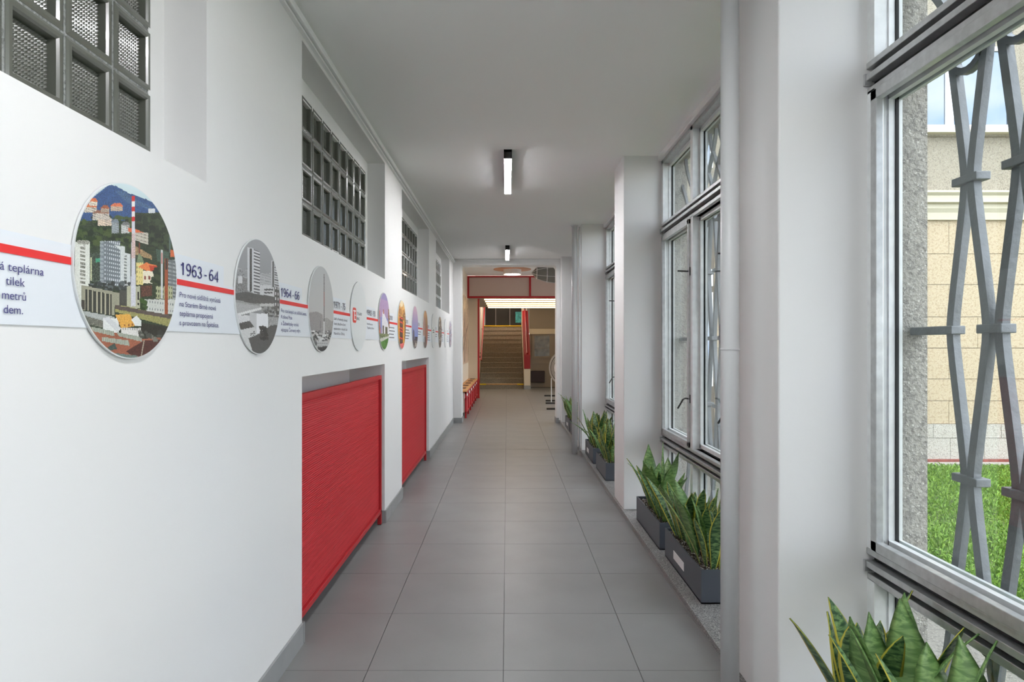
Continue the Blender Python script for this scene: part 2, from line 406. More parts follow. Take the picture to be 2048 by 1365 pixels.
# ------------------------------------------------------------------ aluminium windows
bays = [(PIERS[i][1], PIERS[i+1][0]) for i in range(len(PIERS)-1)]
wlabels = {5: 'far end window behind the last planters', 4: 'tall window behind the pair of distant planters', 3: 'tall window behind the two big planters',
           2: 'nearest tall window with the lawn behind it'}
GX = 1.378
def handle(parent, y, z, up):
    mb = MB()
    if up: mb.tube([(XG-.005, y, z), (XG-.05, y, z+.002), (XG-.088, y+.005, z+.004)], .0055, 8)
    else: mb.tube([(XG-.005, y, z), (XG-.035, y, z+.004), (XG-.05, y, z-.004), (XG-.085, y+.01, z-.07)], .006, 8)
    mb.box(XG-.006, XG, y-.012, y+.012, z-.03, z+.03)
    mb.build('handle', M['handle'], parent, bevel=0)
for bi, (a, b) in enumerate(bays):
    near = bi < 2
    wn = structure('window_%d' % (bi+5), wlabels.get(bi, 'tall metal framed window behind the camera'), 'window', (XG, (a+b)/2, LG))
    st = .045
    ms = [a+(b-a)*i/3 for i in range(4)]
    TR = [(.595, .71), (2.34, 2.455)]
    for k, y in enumerate(ms):
        if k == 0: y0, y1 = a, a+st
        elif k == 3: y0, y1 = b-st, b
        else: y0, y1 = y-.03, y+.03
        for z0, z1 in ((LG, .60), (.70, 2.35), (2.45, 2.985)):
            box('frame_stile', (XG, 1.395, y0, y1, z0, z1), M['alu2'], wn)
        s_ = MB(); s_.box(GX-.007, GX+.003, y0-.010, y1+.010, .62, 2.43); s_.box(GX-.007, GX+.003, y0-.01, y1+.01, LG, .6); s_.box(GX-.007, GX+.003, y0-.01, y1+.01, 2.45, 2.98)
        s_.build('glazing_gasket', M['gasket'], wn)
    for z0, z1 in TR:
        box('transom_channel', (XG+.026, 1.395, a, b, z0, z1), M['dark_alu'], wn)
        h = z1-z0
        for f0, f1, xo in ((0, .20, 0), (.41, .60, -.010), (.81, 1, -.004)):
            box('transom_rail', (XG+xo, XG+.05, a, b, z0+h*f0, z0+h*f1), M['alu'], wn, bevel=.002)
    box('head_rail', (XG, 1.395, a, b, 2.955, 2.985), M['alu'], wn); box('sill_rail', (XG, 1.395, a, b, LG, LG+.035), M['alu'], wn)
    for k in range(3):
        y0, y1 = ms[k], ms[k+1]
        for z0, z1 in ((.72, 2.335), (LG+.035, .59), (2.46, 2.955)):
            box('glass_pane', (GX-.002, GX+.002, y0+.0, y1-.0, z0, z1), M['glass'], wn)
            # slim glazing beads, inside and outside
            q = MB()
            for x0, x1 in ((GX-.03, GX-.008), (GX+.005, GX+.017)):
                e0 = .045 if x0 < GX else .05
                yy0, yy1 = y0+.03, y1-.03
                q.box(x0, x1, yy0, yy1, z0, z0+e0*.6); q.box(x0, x1, yy0, yy1, z1-e0*.6, z1)
                q.box(x0, x1, yy0, yy0+e0*.45, z0, z1); q.box(x0, x1, yy1-e0*.45, yy1, z0, z1)
            q.build('glazing_bead', M['alu2'], wn)
        if k != 1:      # opening sash standing proud
            q = MB(); x0, x1 = XG-.014, XG+.012; yy0, yy1 = y0+(.045 if k == 0 else .03), y1-(.045 if k == 2 else .03); z0, z1 = .715, 2.335
            q.box(x0, x1, yy0, yy1, z0, z0+.035); q.box(x0, x1, yy0, yy1, z1-.035, z1); q.box(x0, x1, yy0, yy0+.035, z0, z1); q.box(x0, x1, yy1-.035, yy1, z0, z1)
            q.build('sash', M['alu'], wn, bevel=.002)
        handle(wn, y0+.035, 1.963, True); handle(wn, y0+.035, 1.057, False)
    for zz in ((.655), (2.40)): box('hinge', (XG-.016, XG+.01, b-.014, b-.002, zz-.028, zz+.012), M['alu'], wn)

# ------------------------------------------------------------------ wrought iron grilles
GRX = 1.475
def grille(a, b, label):
    g = thing('window_grille', label, 'grille', (GRX, (a+b)/2, .1), group='wrought iron grilles outside the windows')
    P = .21; H = .478; ZE = 1.01; pts_e = []
    k = 0
    while b-.27-P*k > a+.16: pts_e.append(b-.27-P*k); k += 1
    sep = .019
    for ye in pts_e:
        for s in (1, -1):
            yc_e, yc_o = ye+s*sep, ye+s*(P/2-sep)
            path = []
            for z in np.linspace(.53, 2.41, 38):
                ph = (z-ZE)/H; c = math.cos(PI*ph); sg = 1 if c > 0 else -1
                tt = .5+math.asin(max(-1, min(1, .965*c)))/2.612
                path.append((GRX+s*.004, yc_o+(yc_e-yc_o)*tt, z))
            MB().sweep(path, .031, .024).build('bar', M['iron'], g)
            # big sweeping bars of the head panel and the scroll below
            top = []; y0 = path[-1][1]
            for q in np.linspace(0, 1, 14): top.append((GRX, y0+s*(.30*math.sin(q*PI*.5)**2-.03*math.sin(q*PI)), 2.41+.56*q))
            if s == 1 or True: MB().sweep(top, .026, .022).build('head_bar', M['iron'], g)
            bot = []; y0 = path[0][1]
            for q in np.linspace(0, 1, 10): bot.append((GRX, y0+s*.10*math.sin(q*PI*.5)**2, .53-.45*q))
            MB().sweep(bot, .026, .022).build('foot_bar', M['iron'], g)
        for zc, sgn in ((2.40, -1), (.53, 1)):   # hanging U scrolls
            arc = [(GRX-.004, ye+.078*math.cos(t_)*(1-.0*t_), zc+sgn*.085*math.sin(t_)) for t_ in np.linspace(-.5, PI+.5, 15)]
            MB().sweep(arc, .022, .024).build('scroll', M['iron'], g)
        for zc in (ZE, ZE+2*H):
            q = MB(); q.box(GRX-.024, GRX+.024, ye-.055, ye+.055, zc-.013, zc+.013); q.build('clamp', M['iron'], g, bevel=.003)
    ends = [ye+P/2 for ye in pts_e]+[pts_e[-1]-P/2]
    for i, yo in enumerate(ends):
        first, last = i == 0, i == len(ends)-1
        q = MB(); q.box(GRX-.024, GRX+.024, yo-.05 if not last else a, b if first else yo+.05, ZE+H-.014, ZE+H+.014)
        q.build('wall_bracket' if (first or last) else 'clamp', M['iron'], g, bevel=.003)
    return g
for bi, lb in ((5, 'forged iron grille outside the farthest window'), (4, 'forged iron grille outside the window behind the distant planters'),
               (3, 'forged iron grille outside the window behind the big planters'), (2, 'forged iron lattice grille in front of the lawn, nearest window')):
    grille(bays[bi][0]+.004, bays[bi][1]-.004, lb)

# ------------------------------------------------------------------ courtyard
GZ = -.40
D = 10.0
tag(box('ground', (-60, 90, -60, 120, GZ-.3, GZ-.02), M['gravel'], kind='structure'), 'pale gravel courtyard ground', 'ground')
pv = structure('floor_3', 'grey concrete paving strip along the outside of the windows', 'paving', (2, 0, GZ))
for k_ in range(18): box('paving_slab', (1.57, 2.98, -5.4+k_*.9+.004, -4.5+k_*.9-.004, GZ-.02, GZ), M['slab'], pv)
lawn = MB().box(3.0, 12, -1, 8.2, GZ-.02, GZ).box(3.9, 12, 8.2, 9.75, GZ-.02, GZ).build('lawn', M['earth'], kind='structure'); tag(lawn, 'green lawn outside the nearest window', 'lawn')
def blades(n, x0, x1, y0, y1, hmin, hmax, clover=.3):
    P0 = np.stack([rng.uniform(x0, x1, n), rng.uniform(y0, y1, n), np.full(n, GZ)], 1)
    bare = ((P0[:, 0]-8.0)**2/1.0+(P0[:, 1]-8.3)**2/.12) < 1
    P0 = P0[~(bare & (rng.random(n) < .85)) & ~((P0[:, 0] < 3.9) & (P0[:, 1] > 8.15))]; n = len(P0)
    h = rng.uniform(hmin, hmax, n)*(.7+.6*np.sin(P0[:, 0]*2.3)*np.sin(P0[:, 1]*1.7)**2*.5+.15)
    an = rng.uniform(0, 2*PI, n); lean = rng.uniform(.1, .9, n)*h; wd = rng.uniform(.004, .009, n)
    isc = rng.random(n) < clover; wd = np.where(isc, rng.uniform(.012, .026, n), wd); h = np.where(isc, h*.6, h)
    d = np.stack([np.cos(an), np.sin(an)], 1); s = np.stack([-np.sin(an), np.cos(an)], 1)
    V = np.zeros((n, 4, 3))
    V[:, 0, :2] = P0[:, :2]-s*wd[:, None]*.5; V[:, 0, 2] = GZ+np.where(isc, h*.8, 0)
    V[:, 1, :2] = P0[:, :2]+s*wd[:, None]*.5; V[:, 1, 2] = V[:, 0, 2]
    V[:, 2, :2] = P0[:, :2]+d*lean[:, None]*.5+s*wd[:, None]*.5; V[:, 2, 2] = GZ+h*.85
    V[:, 3, :2] = P0[:, :2]+d*lean[:, None]; V[:, 3, 2] = GZ+h
    me = bpy.data.meshes.new('grass')
    me.vertices.add(n*4); me.vertices.foreach_set('co', V.reshape(-1)); me.loops.add(n*4); me.loops.foreach_set('vertex_index', np.arange(n*4))
    me.polygons.add(n); me.polygons.foreach_set('loop_start', np.arange(n)*4); me.polygons.foreach_set('loop_total', np.full(n, 4)); me.update(); me.validate()
    c1 = np.array(lin((78, 118, 30))); c2 = np.array(lin((128, 162, 58))); tt = rng.random(n)[:, None]
    c = c1*(1-tt)+c2*tt; c = np.concatenate([c, np.ones((n, 1))], 1); c = np.repeat(c, 4, 0)
    at = me.color_attributes.new('Col', 'FLOAT_COLOR', 'CORNER'); at.data.foreach_set('color', c.astype(np.float32).ravel())
    me.materials.append(M['grassblade']); o = bpy.data.objects.new('grass', me); COL.objects.link(o)
    return o
g = blades(110000, 3.0, 9.6, 3.2, 9.68, .03, .085); tag(g, 'short green grass and clover on the lawn outside the nearest window', 'grass', kind='stuff')

bd = thing('building', 'beige stone block building across the lawn with a white framed window', 'building', (6, D, GZ))
box('wall', (1.52, 13, D+.03, D+1, GZ, 9), M['stucco'], bd)
box('plinth_joint', (1.52, 13, D+.012, D+.03, GZ, 3.39), M['joint'], bd)
courses = [(-.335, -.012, .53, 'pale'), (-.005, .205, .53, 'pale'), (.212, .566, .9, 'beige'), (.574, .905, .9, 'beige'), (.913, 1.39, .9, 'beige'), (1.40, 1.877, .9, 'beige'), (1.885, 2.383, .9, 'beige'), (2.391, 2.864, .9, 'beige'), (2.872, 3.39, .9, 'beige')]
for ci, (z0, z1, ln, mk) in enumerate(courses):
    x = 6.905+(ln/2 if ci % 2 else 0)
    while x-ln > 3.24: x -= ln
    x0 = 3.24
    while x0 < 12.2:
        x1 = min(x, 12.2)
        if x1-x0 > .05: box('stone_block', (x0+.003, x1-.003, D-(.03 if mk == 'pale' else 0), D+.02, z0, z1), M[mk], bd)
        x0 = x1; x += ln
        if x1 >= 12.2: break
box('brick_strip', (3.24, 12.5, D-.10, D+.02, GZ, -.335), M['brick'], bd)
box('kerb', (3.24, 12.5, D-.24, D-.10, GZ-.02, GZ+.03), M['pale'], bd)
cn = MB()
cn.prism_x([(D+.05, 3.39), (D-.05, 3.39), (D-.06, 3.50), (D-.10, 3.56), (D-.10, 3.62), (D-.17, 3.64), (D-.17, 3.74), (D-.22, 3.78), (D-.22, 3.81), (D+.05, 3.86)], 3.2, 12.6)
cn.build('cornice', M['cornice'], bd)
x0, x1, z0, z1 = 5.9, 7.86, 4.80, 6.08
wf_ = box('window_surround', (x0-.10, x1+.14, D-.02, D+.05, z0-.10, z1+.14), M['stucco'], bd)
box('window_sill', (x0-.2, x1+.25, D-.14, D+.03, z0-.075, z0-.02), M['cornice'], bd)
def pvc_window(x0, x1, z0, z1, cols, rows_=1, fr=.065):
    q = MB(); yf0, yf1 = D-.06, D+.02
    q.box(x0, x1, yf0, yf1, z0, z0+fr); q.box(x0, x1, yf0, yf1, z1-fr, z1); q.box(x0, x0+fr, yf0, yf1, z0+fr, z1-fr); q.box(x1-fr, x1, yf0, yf1, z0+fr, z1-fr)
    for i in range(1, cols):
        xm = x0+(x1-x0)*i/cols; q.box(xm-fr*.9, xm+fr*.9, yf0, yf1, z0+fr, z1-fr)
    for j in range(1, rows_):
        zm = z0+(z1-z0)*j/rows_; q.box(x0+fr, x1-fr, yf0, yf1, zm-fr*.6, zm+fr*.6)
    wo = q.build('window', M['pvcframe'], bd)
    for i in range(cols):
        c0 = x0+(x1-x0)*i/cols+fr; c1 = x0+(x1-x0)*(i+1)/cols-fr
        MB().box(c0-.0, c1+.0, D-.035, D-.03, z0+fr, z1-fr).build('pane', M['mirror'], wo)
pvc_window(x0, x1, z0, z1, 2)
pvc_window(2.96, 3.20, .80, 2.26, 1, 2, .03); pvc_window(2.96, 3.20, 2.36, 2.62, 1, 1, .03); pvc_window(2.9, 3.2, 4.2, 5.6, 1, 2, .04)
pvc_window(9.6, 11.5, 4.8, 6.08, 2)

# ------------------------------------------------------------------ ceiling lights
def strip_light(y0, label):
    g = thing('ceiling_light', label, 'ceiling light', (.007, y0+.6, CZ), group='black batten lights along the corridor ceiling')
    hw = .0325
    mb = MB().box(.007-hw, .007+hw, y0, y0+1.2, CZ-.02, CZ)
    mb.box(.007-hw, .007+hw, y0, y0+.004, CZ-.075, CZ); mb.box(.007-hw, .007-hw+.003, y0, y0+1.2, CZ-.075, CZ); mb.box(.007+hw-.003, .007+hw, y0, y0+1.2, CZ-.075, CZ); mb.box(.007-hw, .007+hw, y0+1.196, y0+1.2, CZ-.075, CZ)
    mb.build('housing', M['black'], g)
    box('diffuser', (.007-hw+.003, .007+hw-.003, y0+.004, y0+1.196, CZ-.0775, CZ-.02), M['strip'], g)
strip_light(5.2, 'larger black ended batten light glowing on the corridor ceiling')
strip_light(10.2, 'smaller distant batten light on the ceiling near the lobby opening')
strip_light(.2, 'batten light on the ceiling just above the camera, out of the picture')
strip_light(-4.8, 'batten light on the ceiling far behind the camera')

# ------------------------------------------------------------------ pipes
def pipe(y, label):
    g = thing('heating_pipe', label, 'pipe', (.894, y, 0), group='white pipes standing by the piers')
    sface(MB().tube([(.895, y, 0), (.895, y, 3.01)], .036, 24).build('pipe', M['pipe'], g))
    sface(MB().tube([(.895, y, 1.418), (.895, y, 1.426)], .0375, 24).build('coupling', M['pipe'], g))
    MB().lathe([(.036, 3.01), (.05, 3.02), (.05, 3.029)], (.895, y, 0), 20).build('collar', M['pipe'], g)
pipe(2.57, 'thick white pipe in front of the nearest pier'); pipe(8.48, 'distant white pipe in front of the third pier')
g = thing('heating_pipe', 'thin white return pipe close beside the distant pier', 'pipe', (.95, 8.47, 0))
sface(MB().tube([(.95, 8.39, LG), (.95, 8.39, 2.99)], .011, 12).build('pipe', M['pipe'], g))

# ------------------------------------------------------------------ radiator covers
def radiator_cover(y0, y1, label):
    g = thing('radiator_cover', label, 'radiator cover', (-1.01, (y0+y1)/2, 0), group='red radiator covers in the left wall niches')
    X = -1.005; T = 1.197; t_ = .03; Bm = .095
    box('top_rail', (X-t_, X, y0, y1, T-t_, T), M['red2'], g, bevel=.002)
    box('bottom_rail', (X-t_, X, y0, y1, Bm, Bm+t_), M['red2'], g, bevel=.002)
    for yy in (y0, y1-t_):
        l = box('leg', (X-t_, X, yy, yy+t_, .006, T-t_), M['red2'], g, bevel=.002); box('foot', (X-t_+.002, X-.002, yy+.002, yy+t_-.002, 0, .006), M['black'], l)
    pitch = .0117; z = Bm+t_+.003; v = []; f = []; prof = []
    while z < T-t_-pitch*.4:
        prof += [(0, z), (.006, z+pitch*.10), (.007, z+pitch*.32), (.006, z+pitch*.55), (0, z+pitch*.65)]; z += pitch
    n = len(prof); xs = X-.022
    ya, yb = y0+t_+.002, y1-t_-.008
    for yv in (ya, yb): v += [(xs+p[0], yv, p[1]) for p in prof]
    v += [(xs-.003, ya, prof[0][1]), (xs-.003, ya, prof[-1][1]), (xs-.003, yb, prof[0][1]), (xs-.003, yb, prof[-1][1])]
    f = [(i, n+i, n+i+1, i+1) for i in range(n-1)]+[(2*n, 2*n+1, 2*n+3, 2*n+2)]
    mesh_obj('ribbed_sheet', v, f, M['sheet'], g)
radiator_cover(3.10, 5.14, 'large red ribbed metal radiator cover in the nearer wall niche')
radiator_cover(6.04, 7.99, 'smaller looking red ribbed radiator cover in the farther wall niche')

# ------------------------------------------------------------------ timeline
sx_ = XW
def px2(x, y):
    z = F*.99/(1014-x); return z, CH+(691-y)*z/F
class Pic:
    def __init__(s, n, yc, zc=1.630, R=.228):
        s.n = n; s.R = R; s.yc = yc; s.zc = zc
        a = (np.arange(n)+.5)/n*2-1
        s.U, s.V = np.meshgrid(a, a, indexing='ij')       # U along Y, V along Z
        s.C = np.zeros((n, n, 3)); s.conv = lambda x, y: (x, y)
    def frompx(s, x, y):
        a, b = px2(x, y); return (a-s.yc)/s.R, (b-s.zc)/s.R
    def poly(s, pts, col, noise=0, grid=None):
        P = [s.conv(*p) for p in pts]; ins = np.zeros(s.U.shape, bool)
        j = len(P)-1
        for i in range(len(P)):
            xi, yi = P[i]; xj, yj = P[j]
            c = ((yi > s.V) != (yj > s.V)) & (s.U < (xj-xi)*(s.V-yi)/((yj-yi) or 1e-9)+xi); ins ^= c; j = i
        col = np.array(col, float)
        k = ins.sum()
        if k == 0: return
        cc = np.tile(col, (k, 1))
        if noise: cc = cc*(1+noise*rng.normal(size=(k, 1)))
        if grid:
            gu, gv, col2, fu, fv = grid
            mk = (((s.U[ins]*gu) % 1) < fu) & (((s.V[ins]*gv) % 1) < fv); cc[mk] = col2
        s.C[ins] = np.clip(cc, 0, 255)
    def rect(s, x0, y0, x1, y1, col, noise=0, grid=None): s.poly([(x0, y0), (x1, y0), (x1, y1), (x0, y1)], col, noise, grid)
    def grad(s, c0, c1):
        t_ = ((s.V+1)/2)[..., None]; s.C = np.array(c0)*(1-t_)+np.array(c1)*t_
    def blobs(s, x0, y0, x1, y1, cols, n, sz):
        for _ in range(n):
            x, y = random.uniform(x0, x1), random.uniform(y0, y1); a = sz*random.uniform(.5, 1.3); b_ = sz*random.uniform(.4, 1.1)
            s.poly([(x-a, y-b_*.6), (x, y-b_), (x+a, y-b_*.4), (x+a*.8, y+b_), (x-a*.7, y+b_*.8)], random.choice(cols), .06)
def disc(pic, label, name='photo_disc', printed=True, group=None):
    yc, zc, R = pic.yc, pic.zc, pic.R
    g = thing(name, label, 'sign', (sx_, yc, zc), group='round panels of the wall timeline')
    n = 64; T = .0085
    v = [(sx_+x, yc+R*math.cos(2*PI*k/n), zc+R*math.sin(2*PI*k/n)) for x in (.0034, T) for k in range(n)]
    mesh_obj('board', v, [tuple(range(n, 2*n)), tuple(range(n))[::-1]]+[(k, (k+1) % n, n+(k+1) % n, n+k) for k in range(n)], M['pvc2'], g)
    if not printed: return g
    N_ = pic.n; gsz = np.linspace(-1, 1, N_+1); GU, GV = np.meshgrid(gsz, gsz, indexing='ij')
    rad = np.sqrt(GU**2+GV**2); insv = rad <= .985
    keep = insv[:-1, :-1] | insv[1:, :-1] | insv[:-1, 1:] | insv[1:, 1:]
    sc = np.where(rad > .985, .985/np.maximum(rad, 1e-6), 1); GU = GU*sc; GV = GV*sc
    idx = np.full((N_+1, N_+1), -1); ii, jj = np.nonzero(keep)
    quad = np.stack([ii*(N_+1)+jj, (ii+1)*(N_+1)+jj, (ii+1)*(N_+1)+jj+1, ii*(N_+1)+jj+1], 1)
    used, inv = np.unique(quad, return_inverse=True); quad = inv.reshape(quad.shape)
    co = np.stack([np.full(used.size, T+.0006), GU.ravel()[used]*R, GV.ravel()[used]*R], 1)
    me = bpy.data.meshes.new('printed_photo'); k = len(quad)
    me.vertices.add(len(co)); me.vertices.foreach_set('co', co.ravel()); me.loops.add(k*4); me.loops.foreach_set('vertex_index', quad.ravel().astype(np.int32))
    me.polygons.add(k); me.polygons.foreach_set('loop_start', np.arange(k)*4); me.polygons.foreach_set('loop_total', np.full(k, 4)); me.update()
    c = pic.C[ii, jj]/255; c = np.where(c <= .04045, c/12.92, ((c+.055)/1.055)**2.4); c = np.concatenate([c, np.ones((k, 1))], 1)
    at = me.color_attributes.new('Col', 'FLOAT_COLOR', 'CORNER'); at.data.foreach_set('color', np.repeat(c, 4, 0).astype(np.float32).ravel())
    me.materials.append(M['photo']); o = bpy.data.objects.new('printed_photo', me); COL.objects.link(o); o.parent = g
    return g
# picture 1, colour town view (coordinates from the crop of the photograph's disc)
p = Pic(230, 1.675); S1 = lambda x, y: (130+x*.2784, 350+y*.2784); p.conv = lambda x, y: p.frompx(*S1(x, y))
p.grad((40, 55, 40), (205, 222, 226))
p.rect(-50, 240, 900, 1400, (48, 60, 42), .2)
p.poly([(60, 250), (290, 70), (340, 80), (430, 130), (560, 175), (660, 225), (700, 320), (560, 330), (60, 330)], (52, 82, 128), .10)
p.poly([(330, 110), (400, 120), (470, 170), (600, 230), (600, 250), (420, 200)], (70, 98, 132), .12)
p.poly([(470, 270), (560, 275), (600, 262), (700, 280), (800, 560), (560, 560), (480, 420)], (44, 56, 36), .25)
p.blobs(480, 300, 760, 560, [(34, 46, 30), (58, 72, 46), (48, 60, 36), (30, 38, 28)], 120, 24)
p.blobs(40, 300, 450, 520, [(38, 56, 30), (60, 78, 42), (30, 42, 28), (70, 84, 44)], 130, 22)
for (x, y, w_, h_, c, rc) in [(110, 230, 90, 40, (214, 206, 190), (206, 112, 66)), (145, 190, 60, 32, (220, 212, 196), (208, 110, 64)), (170, 275, 120, 50, (206, 198, 186), (150, 100, 80)),
        (300, 225, 90, 35, (190, 170, 150), (214, 116, 78)), (210, 320, 100, 46, (216, 196, 176), (190, 180, 170)), (310, 340, 50, 80, (150, 158, 164), (120, 130, 140)), (380, 360, 60, 60, (196, 198, 196), (120, 120, 120)),
        (230, 240, 60, 30, (180, 160, 140), (160, 90, 60))]:
    p.rect(x, y, x+w_, y+h_, c, .06, (40, 40, (110, 104, 96), .4, .5)); p.poly([(x-5, y), (x+w_*.3, y-22), (x+w_*.8, y-22), (x+w_+6, y+4)], rc, .08)
p.poly([(430, 380), (470, 385), (570, 425), (570, 450), (480, 420), (430, 405)], (212, 108, 70), .05); p.rect(480, 415, 575, 500, (196, 190, 176), .05, (34, 26, (110, 100, 92), .45, .5)); p.poly([(480, 470), (575, 505), (575, 540), (480, 540)], (40, 52, 34), .2)
p.rect(575, 242, 625, 275, (210, 214, 216), .05)
p.rect(38, 480, 150, 960, (212, 214, 206), .03); p.rect(82, 510, 116, 790, (130, 130, 120), .2, (1, 26, (214, 214, 208), 1, .4)); p.rect(60, 470, 145, 500, (150, 150, 140), .2); p.rect(30, 490, 44, 900, (150, 155, 150), .1)
p.rect(150, 560, 225, 770, (60, 70, 60), .3); p.rect(152, 590, 166, 760, (180, 184, 150), .1); p.rect(195, 600, 225, 628, (70, 150, 120), .05)
p.rect(225, 475, 372, 800, (112, 120, 126), .04, (28, 22, (206, 212, 216), .45, .42)); p.poly([(330, 505), (405, 515), (405, 560), (445, 570), (445, 810), (370, 800), (370, 540)], (208, 212, 212), .03)
p.rect(400, 580, 418, 790, (120, 126, 124), .2, (1, 28, (208, 210, 206), 1, .4)); p.rect(225, 475, 250, 760, (150, 158, 164), .05, (50, 22, (80, 90, 98), .5, .4))
p.blobs(150, 770, 440, 830, [(60, 66, 66), (90, 96, 98), (48, 54, 50)], 40, 18)
p.poly([(88, 790), (365, 850), (365, 940), (330, 950), (330, 1010), (88, 970)], (150, 148, 130), .03)
p.poly([(118, 820), (308, 860), (308, 1010), (118, 975)], (62, 64, 58), .08, (14, 16, (168, 164, 142), .30, 1)); p.rect(88, 900, 112, 970, (70, 66, 60), .1)
p.rect(365, 830, 440, 945, (76, 76, 70), .06); p.rect(420, 800, 516, 960, (176, 176, 152), .03); p.rect(497, 840, 508, 900, (60, 60, 56))
for (x, y) in [(497, 880), (497, 920)]: p.rect(x, y, x+12, y+18, (60, 60, 56))
p.poly([(480, 510), (600, 580), (600, 610), (480, 570)], (156, 130, 96), .15); p.rect(505, 490, 516, 600, (120, 60, 44)); p.poly([(485, 650), (505, 560), (530, 590), (550, 650)], (120, 136, 106), .08)
p.rect(485, 630, 535, 790, (222, 206, 138), .04, (22, 18, (130, 120, 80), .3, .4)); p.poly([(500, 660), (560, 630), (640, 655), (640, 690), (560, 690)], (224, 128, 74), .05); p.rect(535, 690, 612, 780, (226, 218, 196), .04)
p.rect(545, 728, 556, 752, (130, 60, 44)); p.rect(575, 728, 588, 752, (130, 60, 44)); p.poly([(580, 650), (640, 655), (640, 700), (590, 690)], (186, 66, 44), .05)
p.poly([(628, 530), (725, 560), (725, 640), (640, 620)], (70, 90, 78), .12); p.rect(725, 440, 738, 560, (90, 110, 104)); p.poly([(735, 535), (770, 545), (772, 590), (735, 590)], (214, 110, 66), .05)
p.rect(720, 610, 790, 900, (110, 116, 118), .04, (28, 20, (190, 196, 196), .45, .4)); p.blobs(600, 680, 690, 800, [(40, 50, 34), (60, 70, 44)], 40, 18)
p.rect(630, 800, 750, 890, (170, 172, 136), .06, (20, 16, (70, 80, 60), .4, .5)); p.poly([(520, 800), (600, 790), (600, 870), (520, 880)], (92, 60, 48), .2)
p.rect(535, 895, 780, 1000, (200, 202, 196), .03, (17, 12, (120, 128, 130), .3, .35)); p.blobs(525, 900, 560, 970, [(60, 86, 40), (44, 64, 32)], 20, 16)
p.poly([(447, 945), (455, 330), (478, 330), (484, 945)], (204, 204, 212), .03); p.poly([(455, 420), (478, 420), (480, 600), (452, 600)], (204, 180, 178), .08)
for y0, y1, c in [(152, 190, (200, 44, 42)), (190, 228, (226, 224, 222)), (228, 262, (200, 44, 42)), (262, 300, (226, 224, 222)), (300, 334, (200, 44, 42))]: p.rect(456, y0, 478, y1, c)
p.rect(666, 540, 679, 890, (208, 208, 208)); p.rect(668, 560, 678, 640, (196, 120, 110)); p.rect(694, 600, 716, 1010, (158, 84, 52), .06); p.rect(697, 600, 713, 680, (70, 54, 42), .1)
p.poly([(90, 975), (330, 1020), (330, 1075), (250, 1060), (100, 1005)], (170, 174, 172), .04); p.poly([(110, 1010), (250, 1050), (250, 1100), (140, 1075)], (110, 110, 100), .15)
p.poly([(335, 935), (400, 940), (745, 1020), (720, 1090), (335, 985)], (150, 146, 92), .08); p.poly([(335, 935), (740, 1010), (735, 1035), (335, 965)], (96, 84, 78), .06); p.poly([(510, 1060), (720, 1095), (690, 1160), (560, 1160), (510, 1110)], (46, 44, 36), .15)
p.rect(245, 1030, 360, 1150, (220, 222, 220), .02); p.poly([(245, 1030), (290, 1020), (380, 1105), (350, 1130)], (206, 208, 210), .02); p.poly([(335, 1005), (440, 1000), (482, 1085), (380, 1105)], (220, 166, 78), .05)
p.rect(380, 1100, 520, 1165, (216, 214, 210), .03, (22, 6, (150, 150, 146), .3, .5)); p.poly([(450, 1040), (490, 1012), (525, 1050), (525, 1085), (480, 1085)], (222, 224, 222), .02)
for x, y in [(360, 1055), (400, 1075), (430, 1072), (455, 1070)]: p.rect(x, y, x+8, y+14, (150, 90, 50))
p.poly([(130, 1090), (540, 1180), (700, 1160), (700, 1400), (200, 1400)], (158, 96, 74), .06)
for q in ([(155, 1090), (325, 1125), (330, 1160), (175, 1125)], [(345, 1130), (525, 1165), (530, 1200), (360, 1160)], [(240, 1165), (430, 1190), (440, 1230), (240, 1195)]): p.poly(q, (120, 128, 118), .08, (60, 1, (186, 192, 176), .5, 1))
p.poly([(410, 1270), (545, 1190), (670, 1185), (600, 1290), (480, 1310)], (84, 50, 44), .12); p.poly([(540, 1190), (548, 1190), (528, 1300), (520, 1300)], (170, 160, 140)); p.poly([(280, 1240), (330, 1210), (350, 1255), (290, 1260)], (70, 84, 78), .1); p.poly([(320, 1280), (500, 1300), (480, 1330), (340, 1310)], (110, 126, 120), .1)
p.blobs(510, 1130, 690, 1190, [(80, 80, 74), (120, 120, 112), (56, 56, 50)], 16, 20)
disc(p, 'large round colour photo of a town with a red and white chimney')
# picture 2, black and white estate
p = Pic(150, 2.537); p.conv = lambda x, y: p.frompx(460+x*.1832, 470+y*.1832)
p.grad((130, 130, 132), (158, 159, 162)); p.blobs(40, 370, 170, 480, [(176, 178, 180), (150, 150, 152), (110, 110, 112)], 50, 12)
p.rect(300, 420, 430, 560, (160, 161, 163), .08, (30, 22, (196, 196, 198), .5, .5)); p.rect(20, 470, 170, 620, (128, 128, 128), .15); p.rect(60, 450, 110, 530, (206, 206, 208), .02)
p.rect(300, 550, 470, 680, (206, 206, 208), .03); p.rect(350, 590, 450, 608, (70, 70, 72), .1); p.rect(350, 625, 440, 640, (70, 70, 72), .1)
p.poly([(165, 135), (240, 150), (240, 640), (165, 610)], (206, 207, 210), .02); p.rect(188, 150, 212, 620, (66, 66, 64), .25); p.poly([(235, 155), (300, 190), (300, 645), (235, 640)], (214, 214, 216), .02, (1, 18, (96, 96, 98), 1, .45))
p.rect(425, 280, 460, 580, (190, 190, 192), .03); p.rect(440, 290, 456, 570, (60, 60, 58), .25); p.poly([(462, 330), (530, 500), (530, 580), (462, 570)], (208, 208, 210), .03, (1, 22, (96, 96, 98), 1, .45))
